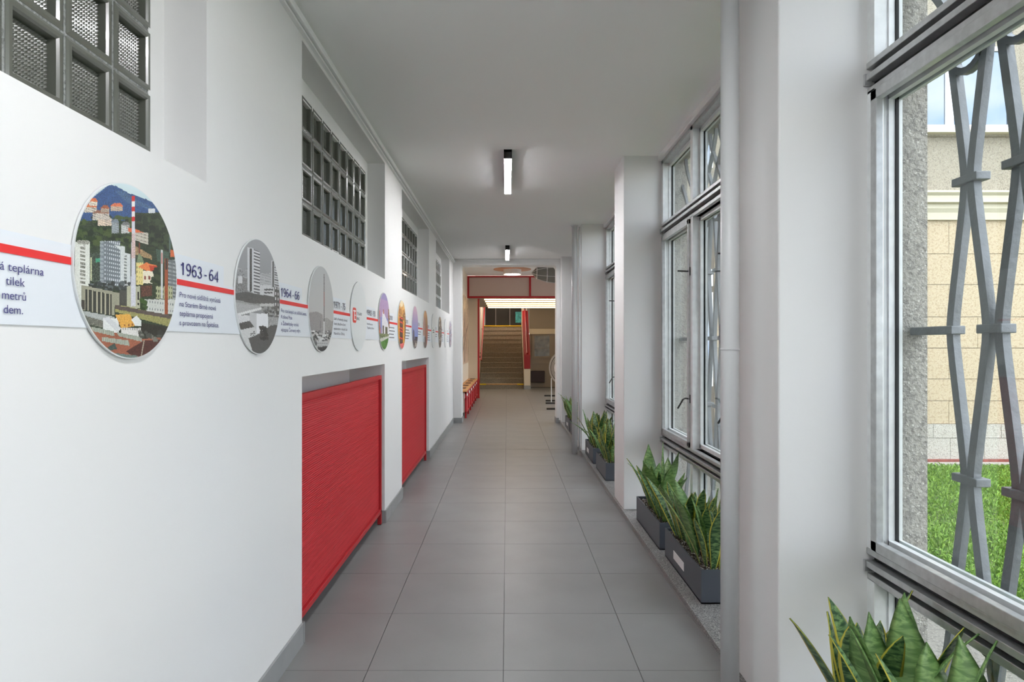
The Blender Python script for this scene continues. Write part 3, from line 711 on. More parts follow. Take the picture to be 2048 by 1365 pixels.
p.poly([(20, 640), (150, 620), (300, 650), (470, 680), (470, 750), (250, 750), (20, 740)], (88, 88, 86), .08); p.rect(20, 700, 540, 800, (150, 150, 148), .08); p.rect(300, 750, 480, 780, (196, 196, 194), .04)
p.poly([(20, 690), (470, 700), (465, 750), (230, 752), (20, 705)], (92, 90, 88), .08)
p.poly([(20, 730), (330, 780), (330, 810), (30, 870)], (172, 172, 172), .04); p.poly([(50, 860), (320, 790), (325, 815), (60, 885)], (222, 222, 222), .02); p.rect(30, 880, 300, 980, (212, 212, 214), .03); p.poly([(60, 970), (300, 910), (300, 1060), (80, 1060)], (84, 82, 80), .15)
p.rect(460, 570, 540, 900, (80, 78, 76), .15, (8, 10, (220, 220, 220), .4, .5)); p.blobs(320, 790, 500, 900, [(70, 70, 68), (100, 100, 98), (150, 150, 148)], 60, 16); p.rect(380, 900, 540, 1010, (160, 160, 160), .1)
p.poly([(80, 1040), (270, 1000), (300, 1320), (200, 1320)], (208, 208, 208), .03); p.poly([(190, 850), (265, 860), (265, 1040), (190, 940)], (196, 196, 198), .02); p.poly([(265, 860), (390, 860), (395, 1060), (265, 1080)], (232, 232, 236), .01)
p.poly([(175, 1130), (300, 1080), (420, 990), (540, 980), (540, 1330), (240, 1330)], (92, 91, 89), .05); p.blobs(310, 1010, 380, 1150, [(56, 54, 52), (80, 76, 74), (66, 62, 60)], 60, 20); p.blobs(200, 1030, 250, 1100, [(90, 90, 90), (60, 60, 60)], 14, 7)
disc(p, 'round black and white photo of tower blocks on a housing estate')
# picture 3, grey tall chimney
p = Pic(120, 3.394); p.conv = lambda x, y: p.frompx(460+x*.1832, 470+y*.1832)
p.grad((190, 186, 184), (184, 186, 188)); p.poly([(840, 850), (930, 838), (990, 870), (1000, 960), (1110, 940), (1110, 1100), (840, 1050)], (150, 146, 146), .04); p.poly([(990, 920), (1040, 905), (1110, 960), (1110, 1040), (980, 1040)], (160, 158, 156), .05)
p.blobs(860, 1050, 1110, 1290, [(60, 60, 62), (110, 110, 112), (190, 190, 190), (220, 220, 220), (80, 80, 80)], 190, 14); p.rect(930, 1160, 1050, 1230, (196, 196, 196), .05, (12, 16, (110, 110, 110), .4, .4)); p.blobs(940, 1220, 1040, 1290, [(40, 40, 42), (64, 64, 64)], 40, 14)
p.rect(1004, 430, 1012, 950, (110, 108, 108), .2); p.rect(1005, 620, 1012, 780, (150, 100, 96), .05); p.rect(1001, 950, 1016, 1120, (206, 206, 206), .03); p.rect(965, 940, 972, 1020, (120, 120, 120))
disc(p, 'round pale grey photo of a thin tall chimney above a town')
# disc 4: white with the red emblem
wd = disc(Pic(2, 4.25), 'white round panel carrying the red square emblem and company lettering', name='logo_disc', printed=False)
def small(yc, fn, label, n=64):
    p = Pic(n, yc); fn(p); return disc(p, label)
def f5(p):
    p.grad((168, 150, 190), (150, 140, 190)); p.poly([(-1, .1), (1, .1), (1, .75), (-1, .75)], (178, 150, 190), .02); p.rect(-1, -.25, 1, .12, (140, 146, 204), .02)
    p.poly([(-.9, .35), (-.8, .35), (-.7, -.5), (-.95, -.5)], (196, 120, 80), .2); p.poly([(.7, .45), (1, .5), (1, -.6), (.8, -.6)], (150, 110, 80), .2); p.poly([(-.35, .3), (-.2, .35), (.7, -.05), (.9, -.25), (.9, -.55), (-.45, -.5), (-.45, -.05)], (226, 226, 232), .03)
    p.rect(-.35, -.55, -.05, -.15, (120, 112, 110), .2); p.rect(.15, -.55, .6, -.2, (104, 104, 84), .2); p.rect(-1, -.62, 1, -.45, (120, 130, 90), .2); p.rect(-1, -1, 1, -.6, (84, 132, 60), .12); p.poly([(-.8, -.62), (.8, -.5), (.9, -.56), (-.7, -.74)], (196, 196, 186), .05); p.rect(-.22, .25, -.05, .4, (190, 110, 80))
def f6(p):
    p.grad((170, 110, 50), (236, 190, 120)); p.poly([(-.4, .7), (.2, .75), (.3, 1), (-.4, 1)], (244, 226, 190), .04); p.blobs(-.9, -.2, .9, .7, [(206, 148, 78), (226, 178, 104), (170, 112, 56), (140, 96, 60)], 90, .12)
    p.rect(-.62, -.9, .2, .3, (86, 62, 54), .2); p.rect(-.85, -.9, -.6, .3, (226, 160, 60), .08); p.rect(.25, -.95, .6, .2, (230, 168, 70), .08)
    for v_ in (.32, .15, -.1, -.22, -.5): p.poly([(-.6, v_), (.3, v_-.06), (.3, v_-.12), (-.6, v_-.06)], (220, 70, 60), .05)
    p.poly([(-.5, -.78), (.5, -.75), (.3, -.98), (-.4, -.98)], (226, 110, 110), .08); p.rect(.6, -.6, 1, .4, (150, 120, 84), .15)
def f7(p): p.grad((96, 140, 214), (214, 170, 190)); p.rect(-1, -1, 1, -.55, (96, 88, 90), .12); p.poly([(-.8, -.6), (-.7, -.2), (-.5, -.1), (-.3, -.2), (-.2, -.6)], (96, 90, 104), .08); p.rect(-.1, -.62, .8, -.45, (70, 66, 76), .1); p.blobs(-.5, -.9, .5, -.7, [(190, 180, 170), (80, 70, 64)], 14, .1)
def f8(p): p.grad((120, 110, 112), (206, 150, 100)); p.rect(-1, -.4, -.1, .6, (180, 140, 130), .08); p.rect(.4, -.9, .8, .2, (196, 110, 96), .1); p.rect(-.9, -.7, -.4, -.35, (196, 206, 220), .05); p.rect(-.4, -1, .3, -.4, (110, 98, 96), .1)
def f10(p): p.grad((90, 72, 60), (150, 124, 96)); p.blobs(-.9, -.7, .9, .7, [(70, 56, 50), (206, 200, 196), (150, 130, 110), (96, 76, 60), (60, 50, 50)], 120, .14)
def f12(p): p.grad((150, 148, 160), (190, 190, 200)); p.blobs(-.9, -.8, .9, .8, [(130, 116, 150), (190, 186, 200), (100, 96, 110), (180, 120, 120)], 90, .16)
small(5.12, f5, 'round photo of a white building under a purple sky with a green lawn')
small(5.98, f6, 'round photo of a golden boiler hall with red pipes')
small(6.84, f7, 'round photo of a blue to pink evening sky over a dark plant')
small(7.70, f8, 'narrow looking round photo in orange brown and grey, left of the plain white disc')
d9 = disc(Pic(2, 8.56), 'plain white round panel with a small green emblem', name='logo_disc', printed=False)
small(9.40, f10, 'distant round brown photo of a crowded site')
d11 = disc(Pic(2, 10.25), 'distant white round panel with a small red emblem', name='logo_disc', printed=False)
small(11.1, f12, 'last round photo on the wall, pale purple and grey')

tl = thing('timeline_strip', 'long white printed band with a red line, years and captions along the left wall', 'sign', (sx_, 6, 1.6))
ZB, ZM = 1.479, 1.646; cy_ = [1.675-.86, 1.675, 2.537, 3.394, 4.25, 5.12, 5.98, 6.84, 7.70, 8.56, 9.40, 10.25, 11.1]
box('board', (sx_+.0005, sx_+.003, .2, 11.42, ZB, ZM), M['pvc'], tl)
RL = (1.620, 1.637)
hr = .20
def glyphs(st):
    c = bpy.data.curves.new('t', 'FONT'); c.body = st; c.size = 1; o = bpy.data.objects.new('t', c); COL.objects.link(o)
    dg = bpy.context.evaluated_depsgraph_get(); me = bpy.data.meshes.new_from_object(o.evaluated_get(dg)); bpy.data.objects.remove(o); bpy.data.curves.remove(c)
    n = len(me.vertices); co = np.zeros(n*3); me.vertices.foreach_get('co', co); fs = [tuple(q.vertices) for q in me.polygons]; bpy.data.meshes.remove(me)
    return co.reshape(-1, 3), fs
PLAIN = {'ě': 'e', 'ř': 'r', 'č': 'c', 'ů': 'u'}
def text(st, y0, y1, zb, zh, m, parent, name='lettering'):
    """letters of the built-in face, with the carons and rings drawn on"""
    base = ''.join(PLAIN.get(c, c) for c in st)
    co, fs = glyphs(base); x0, x1 = co[:, 0].min(), co[:, 0].max(); P = [tuple(p[:2]) for p in co]; fs = list(fs)
    for i, c in enumerate(st):
        if c not in PLAIN: continue
        xe = glyphs(base[:i+1])[0][:, 0].max(); g1 = glyphs(PLAIN[c])[0][:, 0]; xc = xe-(g1.max()-g1.min())/2
        if c == 'ů':
            b = len(P)
            for k in range(12):
                for r in (.045, .095): P.append((xc+r*math.cos(k*PI/6), .62+r*math.sin(k*PI/6)))
            for k in range(12): fs.append((b+2*k, b+2*k+1, b+2*((k+1) % 12)+1, b+2*((k+1) % 12)))
        else:
            b = len(P); P += [(xc-.15, .66), (xc, .50), (xc+.15, .66), (xc+.08, .66), (xc, .575), (xc-.08, .66)]
            fs += [(b, b+1, b+4, b+5), (b+1, b+2, b+3, b+4)]
    X = sx_+.0052; cap = .68
    return mesh_obj(name, [(X, y0+(x-x0)/(x1-x0)*(y1-y0), zb+y/cap*zh) for x, y in P], fs, m, parent)
def arc(cx, cy, rx, ry, a0, a1, n=16): return [(cx+rx*math.cos(math.radians(a0+(a1-a0)*i/n)), cy+ry*math.sin(math.radians(a0+(a1-a0)*i/n))) for i in range(n+1)]
DG = {'0': [arc(.28, .5, .22, .45, 0, 360, 28)], '1': [[(.07, .73), (.20, .80), (.30, .95), (.32, .95), (.32, 0)]],
      '2': [arc(.28, .69, .21, .26, 175, -40)+[(.07, .05), (.51, .05)]], '3': [arc(.27, .72, .18, .23, 165, -90), arc(.27, .27, .21, .22, 90, -165)],
      '4': [[(.42, 0), (.42, .93), (.04, .27), (.55, .27)]], '5': [[(.48, .95), (.14, .95), (.09, .52)]+arc(.27, .31, .22, .26, 125, -160)],
      '6': [arc(.28, .31, .21, .26, 0, 360, 24), arc(.33, .42, .26, .53, 190, 62)], '7': [[(.05, .95), (.50, .95), (.34, .60), (.22, 0)]],
      '8': [arc(.28, .73, .17, .21, 0, 360, 20), arc(.28, .27, .21, .23, 0, 360, 20)], '-': [[(.02, .36), (.30, .36)]]}
DG['9'] = [[(.56-x, 1-y) for x, y in st_] for st_ in DG['6']]
def digits(st, y0, y1, zb, zh, m, parent):
    adv = 0; polys = []
    for ch in st:
        if ch == ' ': adv += .18; continue
        for pl in DG[ch]: polys.append([(x+adv, y) for x, y in pl])
        adv += .42 if ch == '-' else .62
    k = (y1-y0)/(adv-.06); v = []; f = []; W = .058
    for pl in polys:
        b = len(v)
        for i, (x, y) in enumerate(pl):
            p0 = pl[max(i-1, 0)]; p1 = pl[min(i+1, len(pl)-1)]
            if pl[0] == pl[-1] or math.dist(pl[0], pl[-1]) < 1e-6: p0 = pl[i-1] if i else pl[-2]; p1 = pl[i+1] if i < len(pl)-1 else pl[1]
            dx, dy = p1[0]-p0[0], p1[1]-p0[1]; l_ = math.hypot(dx, dy) or 1
            c_ = 1.0
            if 0 < i < len(pl)-1:
                d1 = (x-p0[0], y-p0[1]); d2 = (p1[0]-x, p1[1]-y); n1 = math.hypot(*d1) or 1; n2 = math.hypot(*d2) or 1
                c_ = 1/max(.45, math.sqrt(max(0, (1+(d1[0]*d2[0]+d1[1]*d2[1])/(n1*n2))/2)))
            nx, ny = -dy/l_*W*c_, dx/l_*W*c_
            for sg in (1, -1): v.append((sx_+.0052, y0+(x+sg*nx)*k, zb+(y+sg*ny)*zh))
        for i in range(len(pl)-1): f.append((b+2*i, b+2*i+1, b+2*i+3, b+2*i+2))
    return mesh_obj('lettering', v, f, m, parent)
def yat(x): return F*.99/(1014-x)
for i in range(len(cy_)-1):
    a, b = cy_[i]+.215, cy_[i+1]-.215
    if i == 3: b = 4.02-.0
    if i == 4: a = 4.50
    a = max(a, .3)
    box('red_line', (sx_+.003, sx_+.0045, a, b, *RL), M['stripe'], tl)
box('red_line', (sx_+.003, sx_+.0045, 11.32, 11.42, *RL), M['stripe'], tl)
lines = [1.5835, 1.5555, 1.527, 1.499]
YH = [(1.9, 2.31), (2.765, 3.16), (3.62, 4.0), (4.49, 4.87)]
for a, b in YH: box('year_board', (sx_, sx_+.003, a-.03, b-.08, ZM, 1.712), M['pvc'], tl)
box('year_board', (sx_, sx_+.003, .9, 1.45, ZM, 1.665), M['pvc'], tl)
for s, xe, zi in (('teplárna', 83, 0), ('tilek', 45, 1), ('metrů', 47, 2), ('dem.', 41, 3)):
    ye = yat(xe); wlen = {'teplárna': .098, 'tilek': .05, 'metrů': .062, 'dem.': .05}[s]
    text(s, ye-wlen, ye, lines[zi]+.002, .0165, M['ink'], tl)
text('á', 1.243, 1.254, lines[0]+.002, .0165, M['ink'], tl)
digits('1963 - 64', yat(357), yat(434), 1.652, .0385, M['ink'], tl)
for s, xe, zi in (('Pro nové sídliště vyrůstá', 438, 0), ('na Starém Brně nová', 429, 1), ('teplárna propojená', 423, 2), ('s provozem na Špitálce.', 435, 3)): text(s, yat(356), yat(xe), lines[zi], .0155, M['ink'], tl)
digits('1964 - 66', yat(559), yat(597), 1.652, .0385, M['ink'], tl)
for s, xe, zi in (('Pro rozrůstající se sídliště Lesná,', 611, 0), ('Královo Pole', 582, 1), ('a Žabovřesky vzniká', 595, 2), ('výtopna Červený mlýn.', 599, 3)): text(s, yat(560), yat(xe), lines[zi], .0155, M['ink'], tl)
digits('1971 - 75', yat(665.5), yat(689), 1.652, .0385, M['inkd'], tl)
for s, xe, zi in (('Líšeň a Vinohrady získávají', 693, 0), ('vlastní zdroj Brno-Sever,', 690, 1), ('vybudováním v městské části', 693, 2), ('Maloměřice a Obřany.', 688, 3)): text(s, yat(666), yat(xe), lines[zi], .0145, M['inkd'], tl)
digits('1992 - 93', 4.50, 4.79, 1.652, .0385, M['inkd'], tl)
for s, l_, zi in (('Instituce', .19, 0), ('Teplárny Brno', .24, 1)): text(s, 4.50, 4.50+l_, lines[zi], .0145, M['inkd'], tl)
for k, (yy, s) in enumerate([(5.36, '2000'), (6.22, '2010'), (7.08, '2014'), (7.94, '2015'), (8.80, '2016'), (9.64, '2018'), (10.49, '2019')]):
    box('year_board', (sx_, sx_+.003, yy-.03, yy+.22, ZM, 1.712), M['pvc'], tl)
    digits(s, yy, yy+.15, 1.652, .036, M['inkd'], tl)
    q = MB(); rr = random.Random(k)
    for zi in range(4 if k not in (2, 4) else 2):
        y_ = yy
        while y_ < yy+.16+.1*rr.random():
            l_ = rr.uniform(.02, .06); q.box(sx_+.003, sx_+.0036, y_, y_+l_, lines[zi]+.001, lines[zi]+.009); y_ += l_+.012
    q.build('caption_lines', M['inkd'], tl)
# emblem: red rounded square with white TE strokes + name
def rrect(y0, y1, z0, z1, r, x0, x1):
    pts = []
    for cyy, czz, a0 in ((y1-r, z1-r, 0), (y0+r, z1-r, PI/2), (y0+r, z0+r, PI), (y1-r, z0+r, 1.5*PI)):
        for t_ in np.linspace(a0, a0+PI/2, 5): pts.append((cyy+r*math.cos(t_), czz+r*math.sin(t_)))
    return MB().prism_x(pts, x0, x1)
rrect(4.070, 4.165, 1.583, 1.680, .02, sx_+.0085, sx_+.0093).build('emblem', M['logo_red'], wd)
q = MB(); X0, X1 = sx_+.0093, sx_+.0100
q.box(X0, X1, 4.086, 4.150, 1.655, 1.664); q.box(X0, X1, 4.104, 4.113, 1.600, 1.655); q.box(X0, X1, 4.118, 4.150, 1.628, 1.636); q.box(X0, X1, 4.113, 4.150, 1.599, 1.607); q.box(X0, X1, 4.126, 4.131, 1.607, 1.655)
q.build('emblem_strokes', M['white'], wd)
def dtext(s, y0, y1, zb, zh, m, parent):
    o = text(s, y0, y1, zb, zh, m, parent)
    for v in o.data.vertices: v.co.x += .0038
dtext('TEPLÁRNY', 4.180, 4.33, 1.636, .020, M['inkd'], wd); dtext('BRNO', 4.180, 4.26, 1.603, .020, M['inkd'], wd)
q = MB()
for z in (1.655, 1.625, 1.598): q.box(sx_+.0085, sx_+.0093, 8.44, 8.47, z, z+.016)
q.build('emblem', M['logo_green'], d9)
dtext('UPOR', 8.50, 8.62, 1.632, .018, M['black'], d9) if False else None
q = MB(); q.box(sx_+.0085, sx_+.0093, 8.50, 8.60, 1.632, 1.647); q.box(sx_+.0085, sx_+.0093, 8.50, 8.62, 1.604, 1.619); q.build('emblem_bars', M['inkd'], d9)
q = MB()
for z in (1.655, 1.625, 1.598): q.box(sx_+.0085, sx_+.0093, 10.16, 10.20, z, z+.016)
q.build('emblem', M['logo_red'], d11)

# ------------------------------------------------------------------ planters
def leaf_mesh(h, w_, bend, fold, twist, tip, mname, seed):
    r = random.Random(seed); n = 12; v = []; uv = []; T = .0022
    ph = r.uniform(0, 6)
    for i in range(n+1):
        s = i/n
        prof = (.38+.62*math.sin(min(1, s/.55)*PI/2)) if s < .55 else math.cos((s-.55)/.45*PI/2)**(tip)
        wd_ = w_*max(prof, .02)/2
        yb = bend*h*s**2.2; z = h*(s-.12*abs(bend)*s**2)
        a = twist*s; side = .05*w_*math.sin(s*8+ph)
        for j, (u, th) in enumerate([(-1, 0), (-.5, 1), (0, 1), (.5, 1), (1, 0), (.5, -1), (0, -1), (-.5, -1)]):
            x = u*wd_; y = fold*wd_*(abs(u)-.5)+th*T
            ca, sa = math.cos(a), math.sin(a)
            v.append((x*ca-y*sa+side, x*sa+y*ca+yb, z)); uv.append(((u+1)/2, s*h*2))
    f = []
    for i in range(n):
        for k in range(8): f.append((i*8+k, i*8+(k+1) % 8, i*8+8+(k+1) % 8, i*8+8+k))
    o = mesh_obj('leaf', v, f, M[mname], None, True, uv); me = o.data; bpy.data.objects.remove(o); return me
LV = []; LB = []
for i in range(16):
    r = random.Random(100+i)
    LV.append(leaf_mesh(r.uniform(.28, .42), r.uniform(.058, .084), r.uniform(-.05, .22), r.uniform(.12, .4), r.uniform(-.9, .9), r.uniform(.55, .9), 'leafv', i))
for i in range(12):
    r = random.Random(200+i)
    LB.append(leaf_mesh(r.uniform(.30, .48), r.uniform(.080, .116), r.uniform(.0, .3), r.uniform(.12, .35), r.uniform(-.5, .5), r.uniform(.8, 1.1), 'leafg', i))
LS = [leaf_mesh(r_, .026, .5, .8, .6, 1.2, 'leafg', 40+i) for i, r_ in enumerate((.36, .42, .48))]
CO = {m_.name: [tuple(v_.co) for v_ in m_.vertices] for m_ in LV+LB+LS}
def planter(y0, y1, x0, label, clumps, seed, lab=None, zh=.182, n=11):
    rr = random.Random(seed); wdt = .205
    g = thing('snake_plant_planter', label, 'planter', (x0+wdt/2, (y0+y1)/2, LG), group='slate planters of snake plants on the window ledge')
    x1 = x0+wdt; z0, z1 = LG, LG+zh; t_ = .008
    q = MB()
    q.box(x0, x1, y0, y1, z0, z0+t_); q.box(x0, x0+t_, y0, y1, z0, z1); q.box(x1-t_, x1, y0, y1, z0, z1); q.box(x0+t_, x1-t_, y0, y0+t_, z0, z1); q.box(x0+t_, x1-t_, y1-t_, y1, z0, z1)
    q.build('trough', M['planter'], g)
    # soil bed + chips
    v = []; f = []; cl = []
    def chip(x, y, z, s, c):
        b = len(v); e = [Vector([rr.gauss(0, 1) for _ in range(3)]).normalized()*s*rr.uniform(.6, 1) for _ in range(4)]
        for q_ in e: v.append((x+q_.x, y+q_.y, z+q_.z*.6))
        for t3 in ((0, 1, 2), (0, 1, 3), (0, 2, 3), (1, 2, 3)): f.append((b+t3[0], b+t3[1], b+t3[2])); cl.append(c)
    zs = z1-.022
    b = len(v); v += [(x0+t_, y0+t_, zs), (x1-t_, y0+t_, zs), (x1-t_, y1-t_, zs), (x0+t_, y1-t_, zs)]; f.append((b, b+1, b+2, b+3)); cl.append((52, 40, 34))
    for _ in range(2600):
        c = rr.choice([(196, 190, 182), (150, 142, 134), (84, 62, 50), (60, 46, 38), (110, 92, 78), (226, 222, 216)])
        chip(rr.uniform(x0+.013, x1-.013), rr.uniform(y0+.013, y1-.013), zs+rr.uniform(0, .006), rr.uniform(.004, .009), c)
    so = mesh_obj('soil', v, f, M['soil'], g, kind='stuff')
    at = so.data.color_attributes.new('Col', 'FLOAT_COLOR', 'CORNER')
    arr = np.array([(*lin(cl[i]), 1) for i, q_ in enumerate(f) for _ in q_], dtype=np.float32); at.data.foreach_set('color', arr.ravel())
    if lab: box('label_plate', (x0-.002, x0, lab[0], lab[1], LG+.055, LG+.105), M['white'], g)
    for (cy0, kind) in clumps:
        cx0 = (x0+x1)/2+rr.uniform(-.015, .015)
        m_ = n-1 if kind == 'v' else n-3
        for i in range(m_):
            an = i*2.399+rr.uniform(-.4, .4); rad = .012+.05*math.sqrt(i/m_)
            lib = LV if (kind == 'v' and rr.random() < .85) or rr.random() < .2 else LB
            me = rr.choice(lib if rr.random() < .93 else LS)
            lx = cx0+rad*math.cos(an); ly = cy0+rad*1.3*math.sin(an)
            tilt = rr.uniform(.05, .24)+.22*(i/m_)*rr.random()
            o = bpy.data.objects.new('leaf', me); COL.objects.link(o); o.parent = g
            # outward lean: local +Y (bend direction) points outward
            s = rr.uniform(.78, 1.08)*(1.18 if seed == 14 else 1.05); spin = rr.uniform(-.8, .8)
            for q_ in range(12):
                R = Matrix.Rotation(an-PI/2, 4, 'Z') @ Matrix.Rotation(-tilt, 4, 'X') @ Matrix.Rotation(spin*.6, 4, 'Z')
                mxx = max((R @ (Vector(c_)*s)).x for c_ in CO[me.name])+lx
                if mxx < XG-.025: break
                tilt *= .75; an += .35 if math.sin(an) > 0 else -.35
            o.rotation_euler = R.to_euler()
            o.location = Vector((lx, ly, zs-.01))-g.location
            o.scale = (s, s, s)
    return g
planter(3.417, 4.205, 1.038, 'big slate planter with variegated snake plants and a white label, nearest one fully seen', [(3.56, 'v'), (3.74, 'v'), (3.90, 'b'), (4.05, 'v')], 1, (3.755, 3.985), n=12)
planter(4.32, 5.09, 1.030, 'slate planter of broad leaved snake plants right behind the big labelled one', [(4.50, 'b'), (4.68, 'b'), (4.86, 'b')], 2, n=11)
planter(6.52, 7.23, 1.005, 'nearer slate planter of the pair beyond the second pier', [(6.68, 'v'), (6.86, 'v'), (7.05, 'v')], 3, n=12)
planter(7.45, 8.20, 1.003, 'farther slate planter of the pair beyond the second pier, with a pale label', [(7.62, 'v'), (7.8, 'v'), (8.0, 'v')], 4, (7.85, 8.03), n=12)
planter(10.2, 10.97, .997, 'farthest slate planter, with a pale label, left of the distant pipe', [(10.4, 'v'), (10.6, 'b'), (10.78, 'v')], 5, (10.5, 10.7))
planter(9.36, 10.1, .997, 'slate planter mostly hidden behind the distant white pipe', [(9.5, 'v'), (9.7, 'v'), (9.9, 'v')], 6)
planter(1.42, 2.16, 1.035, 'snake plants cut off by the bottom edge, closest to the camera under the near window', [(1.58, 'b'), (1.76, 'b'), (1.92, 'b'), (2.03, 'v')], 14, n=10)

# ------------------------------------------------------------------ lobby
LY = END+.3
mb = MB(); mb.box(-1.45, -1.05, LY, 21.2, 0, 3.8)
tag(mb.build('wall_lobby_left', M['cream'], kind='structure'), 'cream left wall of the lobby behind the mural', 'wall')
mb = MB(); mb.box(4.0, 4.2, LY, 22, 0, .3); mb.box(4.0, 4.2, LY, 22, 2.7, 3.8); mb.box(4.0, 4.2, LY, 12.6, .3, 2.7); mb.box(4.0, 4.2, 19.5, 22, .3, 2.7)
tag(mb.build('wall_lobby_right', M['taupe'], kind='structure'), 'taupe right wall of the lobby with a wide window', 'wall')
g = structure('window_13', 'wide lobby window in the right wall', 'window', (4.1, 16, .7))
for y in (12.6, 14.3, 16.0, 17.7, 19.4): box('frame_stile', (4.05, 4.12, y, y+.08, .3, 2.7), M['alu2'], g)
box('glass_pane', (4.08, 4.084, 12.65, 19.45, .3, 2.7), M['glass'], g)
tag(box('ceiling_1', (-1.45, 4.2, LY-.05, 17.0, 3.29, 3.5), M['ceil'], kind='structure'), 'raised ceiling of the lobby', 'ceiling')
tag(box('wall_lobby_front', (1.5, 4.2, LY-.2, LY, 0, 3.5), M['wall'], kind='structure'), 'inner face of the lobby wall beside the opening', 'wall')
tag(box('ceiling_2', (-1.45, 4.2, 17.0, 21.2, 2.70, 2.9), M['taupe'], kind='structure'), 'lower lobby ceiling holding the warm light bars', 'ceiling')
tag(box('ceiling_3', (-1.45, 4.2, 21.2, 29, 3.7, 3.9), M['taupe'], kind='structure'), 'ceiling above the staircase', 'ceiling')
box('wall_over_stairs', (-1.45, 4.2, 21.2, 21.35, 2.75, 3.7), M['taupe'], kind='structure')
bk = thing('bulkhead', 'red framed bulkhead with brownish panels above the warm light bars', 'bulkhead', (0, 16.95, 2.7))
PXB = [-1.05, .61, 2.3, 4.0]
for i in range(3): box('panel', (PXB[i]+.02, PXB[i+1]-.02, 16.94, 16.99, 2.72, 3.26), M['panelbrown'], bk)
box('rail', (-1.05, 4, 16.91, 16.97, 2.685, 2.735), M['red2'], bk); box('rail', (-1.05, 4, 16.91, 16.97, 3.235, 3.275), M['red2'], bk)
for x in PXB[1:3]: box('mullion', (x-.025, x+.025, 16.91, 16.97, 2.735, 3.235), M['red2'], bk)
box('mullion', (-1.05, -1.0, 16.91, 16.97, 2.735, 3.235), M['red2'], bk)
for i, y in enumerate((17.35, 18.15, 19.1, 20.05, 20.95)):
    g = thing('light_bar', ['frontmost warm light bar on the lower lobby ceiling', 'second warm light bar from the front on the lobby ceiling', 'middle warm light bar on the lobby ceiling', 'fourth warm light bar from the front on the lobby ceiling', 'rearmost warm light bar nearest the staircase'][i], 'ceiling light', (.8, y, 2.7), group='warm light bars over the lobby')
    box('housing', (-.62, 2.4, y-.03, y+.03, 2.690, 2.70), M['white'], g); box('diffuser', (-.615, 2.395, y-.018, y+.018, 2.662, 2.690), M['led'], g)
# pendants
def pendant(PX, PY, label):
    g = thing('pendant_lamp', label, 'lamp', (PX, PY, 3.29), group='copper brimmed lobby pendants')
    sface(MB().lathe([(0, .02), (.42, .0), (.42, -.012), (.2, -.012)], (PX, PY, 3.14), 40).build('brim', M['copper'], g))
    MB().lathe([(.2, 0), (.2, -.11), (.185, -.11)], (PX, PY, 3.13), 32).build('drum', M['white'], g)
    MB().lathe([(.0001, -.105), (.186, -.105)], (PX, PY, 3.13), 32).build('diffuser', M['pend'], g)
    MB().tube([(PX, PY, 3.15), (PX, PY, 3.29)], .004, 6).build('cord', M['black'], g)
pendant((1024.5-1014)*14.3/F, 14.3, 'round pendant lamp with a wide copper coloured brim and white drum')
pendant(2.6, 13.2, 'added unseen pendant lamp brightening the near right part of the lobby')  # extra unseen lamp, added to brighten the lobby
pendant(2.8, 15.8, 'added unseen pendant lamp brightening the far right part of the lobby')  # another unseen lamp added as lobby fill
g = thing('landing_fill_light', 'unseen square light added above the staircase to brighten it', 'ceiling light', (-.2, 23.2, 3.64))  # added fill light, hidden from view by the lower ceiling
box('housing', (-.7, .3, 22.7, 23.7, 3.64, 3.67), M['white'], g); box('diffuser', (-.66, .26, 22.74, 23.66, 3.625, 3.64), M['landing'], g)
# airship
g = thing('model_airship', 'grey ribbed airship shaped model hanging under the lobby ceiling', 'model', (1.6, 14, 3.0))
AX0, AX1 = .53, 3.3; AZ = 3.02
def ar(x): s = (x-AX0)/(AX1-AX0); return .25*math.sin(PI*min(1, s)**.62)**.8 if 0 < s < 1 else .002
xs = np.linspace(AX0, AX1, 22); n = 14; v = []; f = []
for x in xs:
    for k in range(n): v.append((x, 14+ar(x)*math.cos(2*PI*k/n), AZ+ar(x)*math.sin(2*PI*k/n)))
for i in range(21):
    for k in range(n): f.append((i*n+k, i*n+(k+1) % n, (i+1)*n+(k+1) % n, (i+1)*n+k))
mesh_obj('envelope', v, f, M['mesh'], g)
for x in np.arange(AX0+.12, AX1, .22):
    r0 = ar(x)+.006; MB().tube([(x, 14+r0*math.cos(t_), AZ+r0*math.sin(t_)) for t_ in np.linspace(0, 2*PI, 25)], .007, 6).build('rib', M['white'], g)
for k in range(0, n, 2):
    MB().tube([(x, 14+(ar(x)+.003)*math.cos(2*PI*k/n), AZ+(ar(x)+.003)*math.sin(2*PI*k/n)) for x in xs], .004, 5).build('stringer', M['white'], g)
for x in (1.2, 2.6): MB().tube([(x, 14, AZ+ar(x)), (x, 14, 3.29)], .003, 5).build('cord', M['black'], g)
# mural
pm = Pic(90, 0); pm.grad((206, 176, 150), (214, 184, 156))
for _ in range(60):
    x = random.uniform(-1, 1); y = random.uniform(-1, .9); pm.poly([(x, y), (x+.1, y+.05), (x+.14, y+.5), (x+.03, y+.45)], random.choice([(150, 120, 96), (120, 96, 80), (190, 160, 134), (96, 78, 66), (170, 140, 112)]), .06)
pm.poly([(-.9, -.9), (-.7, -.85), (.9, .2), (.9, .3)], (110, 86, 70), .05)
g = thing('wall_mural', 'tall sepia photo mural of an old industrial interior on the lobby left wall', 'mural', (-1.05, 15.9, 1.8))
box('board', (-1.05, -1.042, 14.2, 17.3, .98, 2.66), M['cream'], g)
nn = 90; v = []; f = []
for i in range(nn+1):
    for j in range(nn+1): v.append((-1.041, 14.2+3.1*i/nn, .98+1.68*j/nn))
for i in range(nn):
    for j in range(nn): f.append((i*(nn+1)+j, (i+1)*(nn+1)+j, (i+1)*(nn+1)+j+1, i*(nn+1)+j+1))
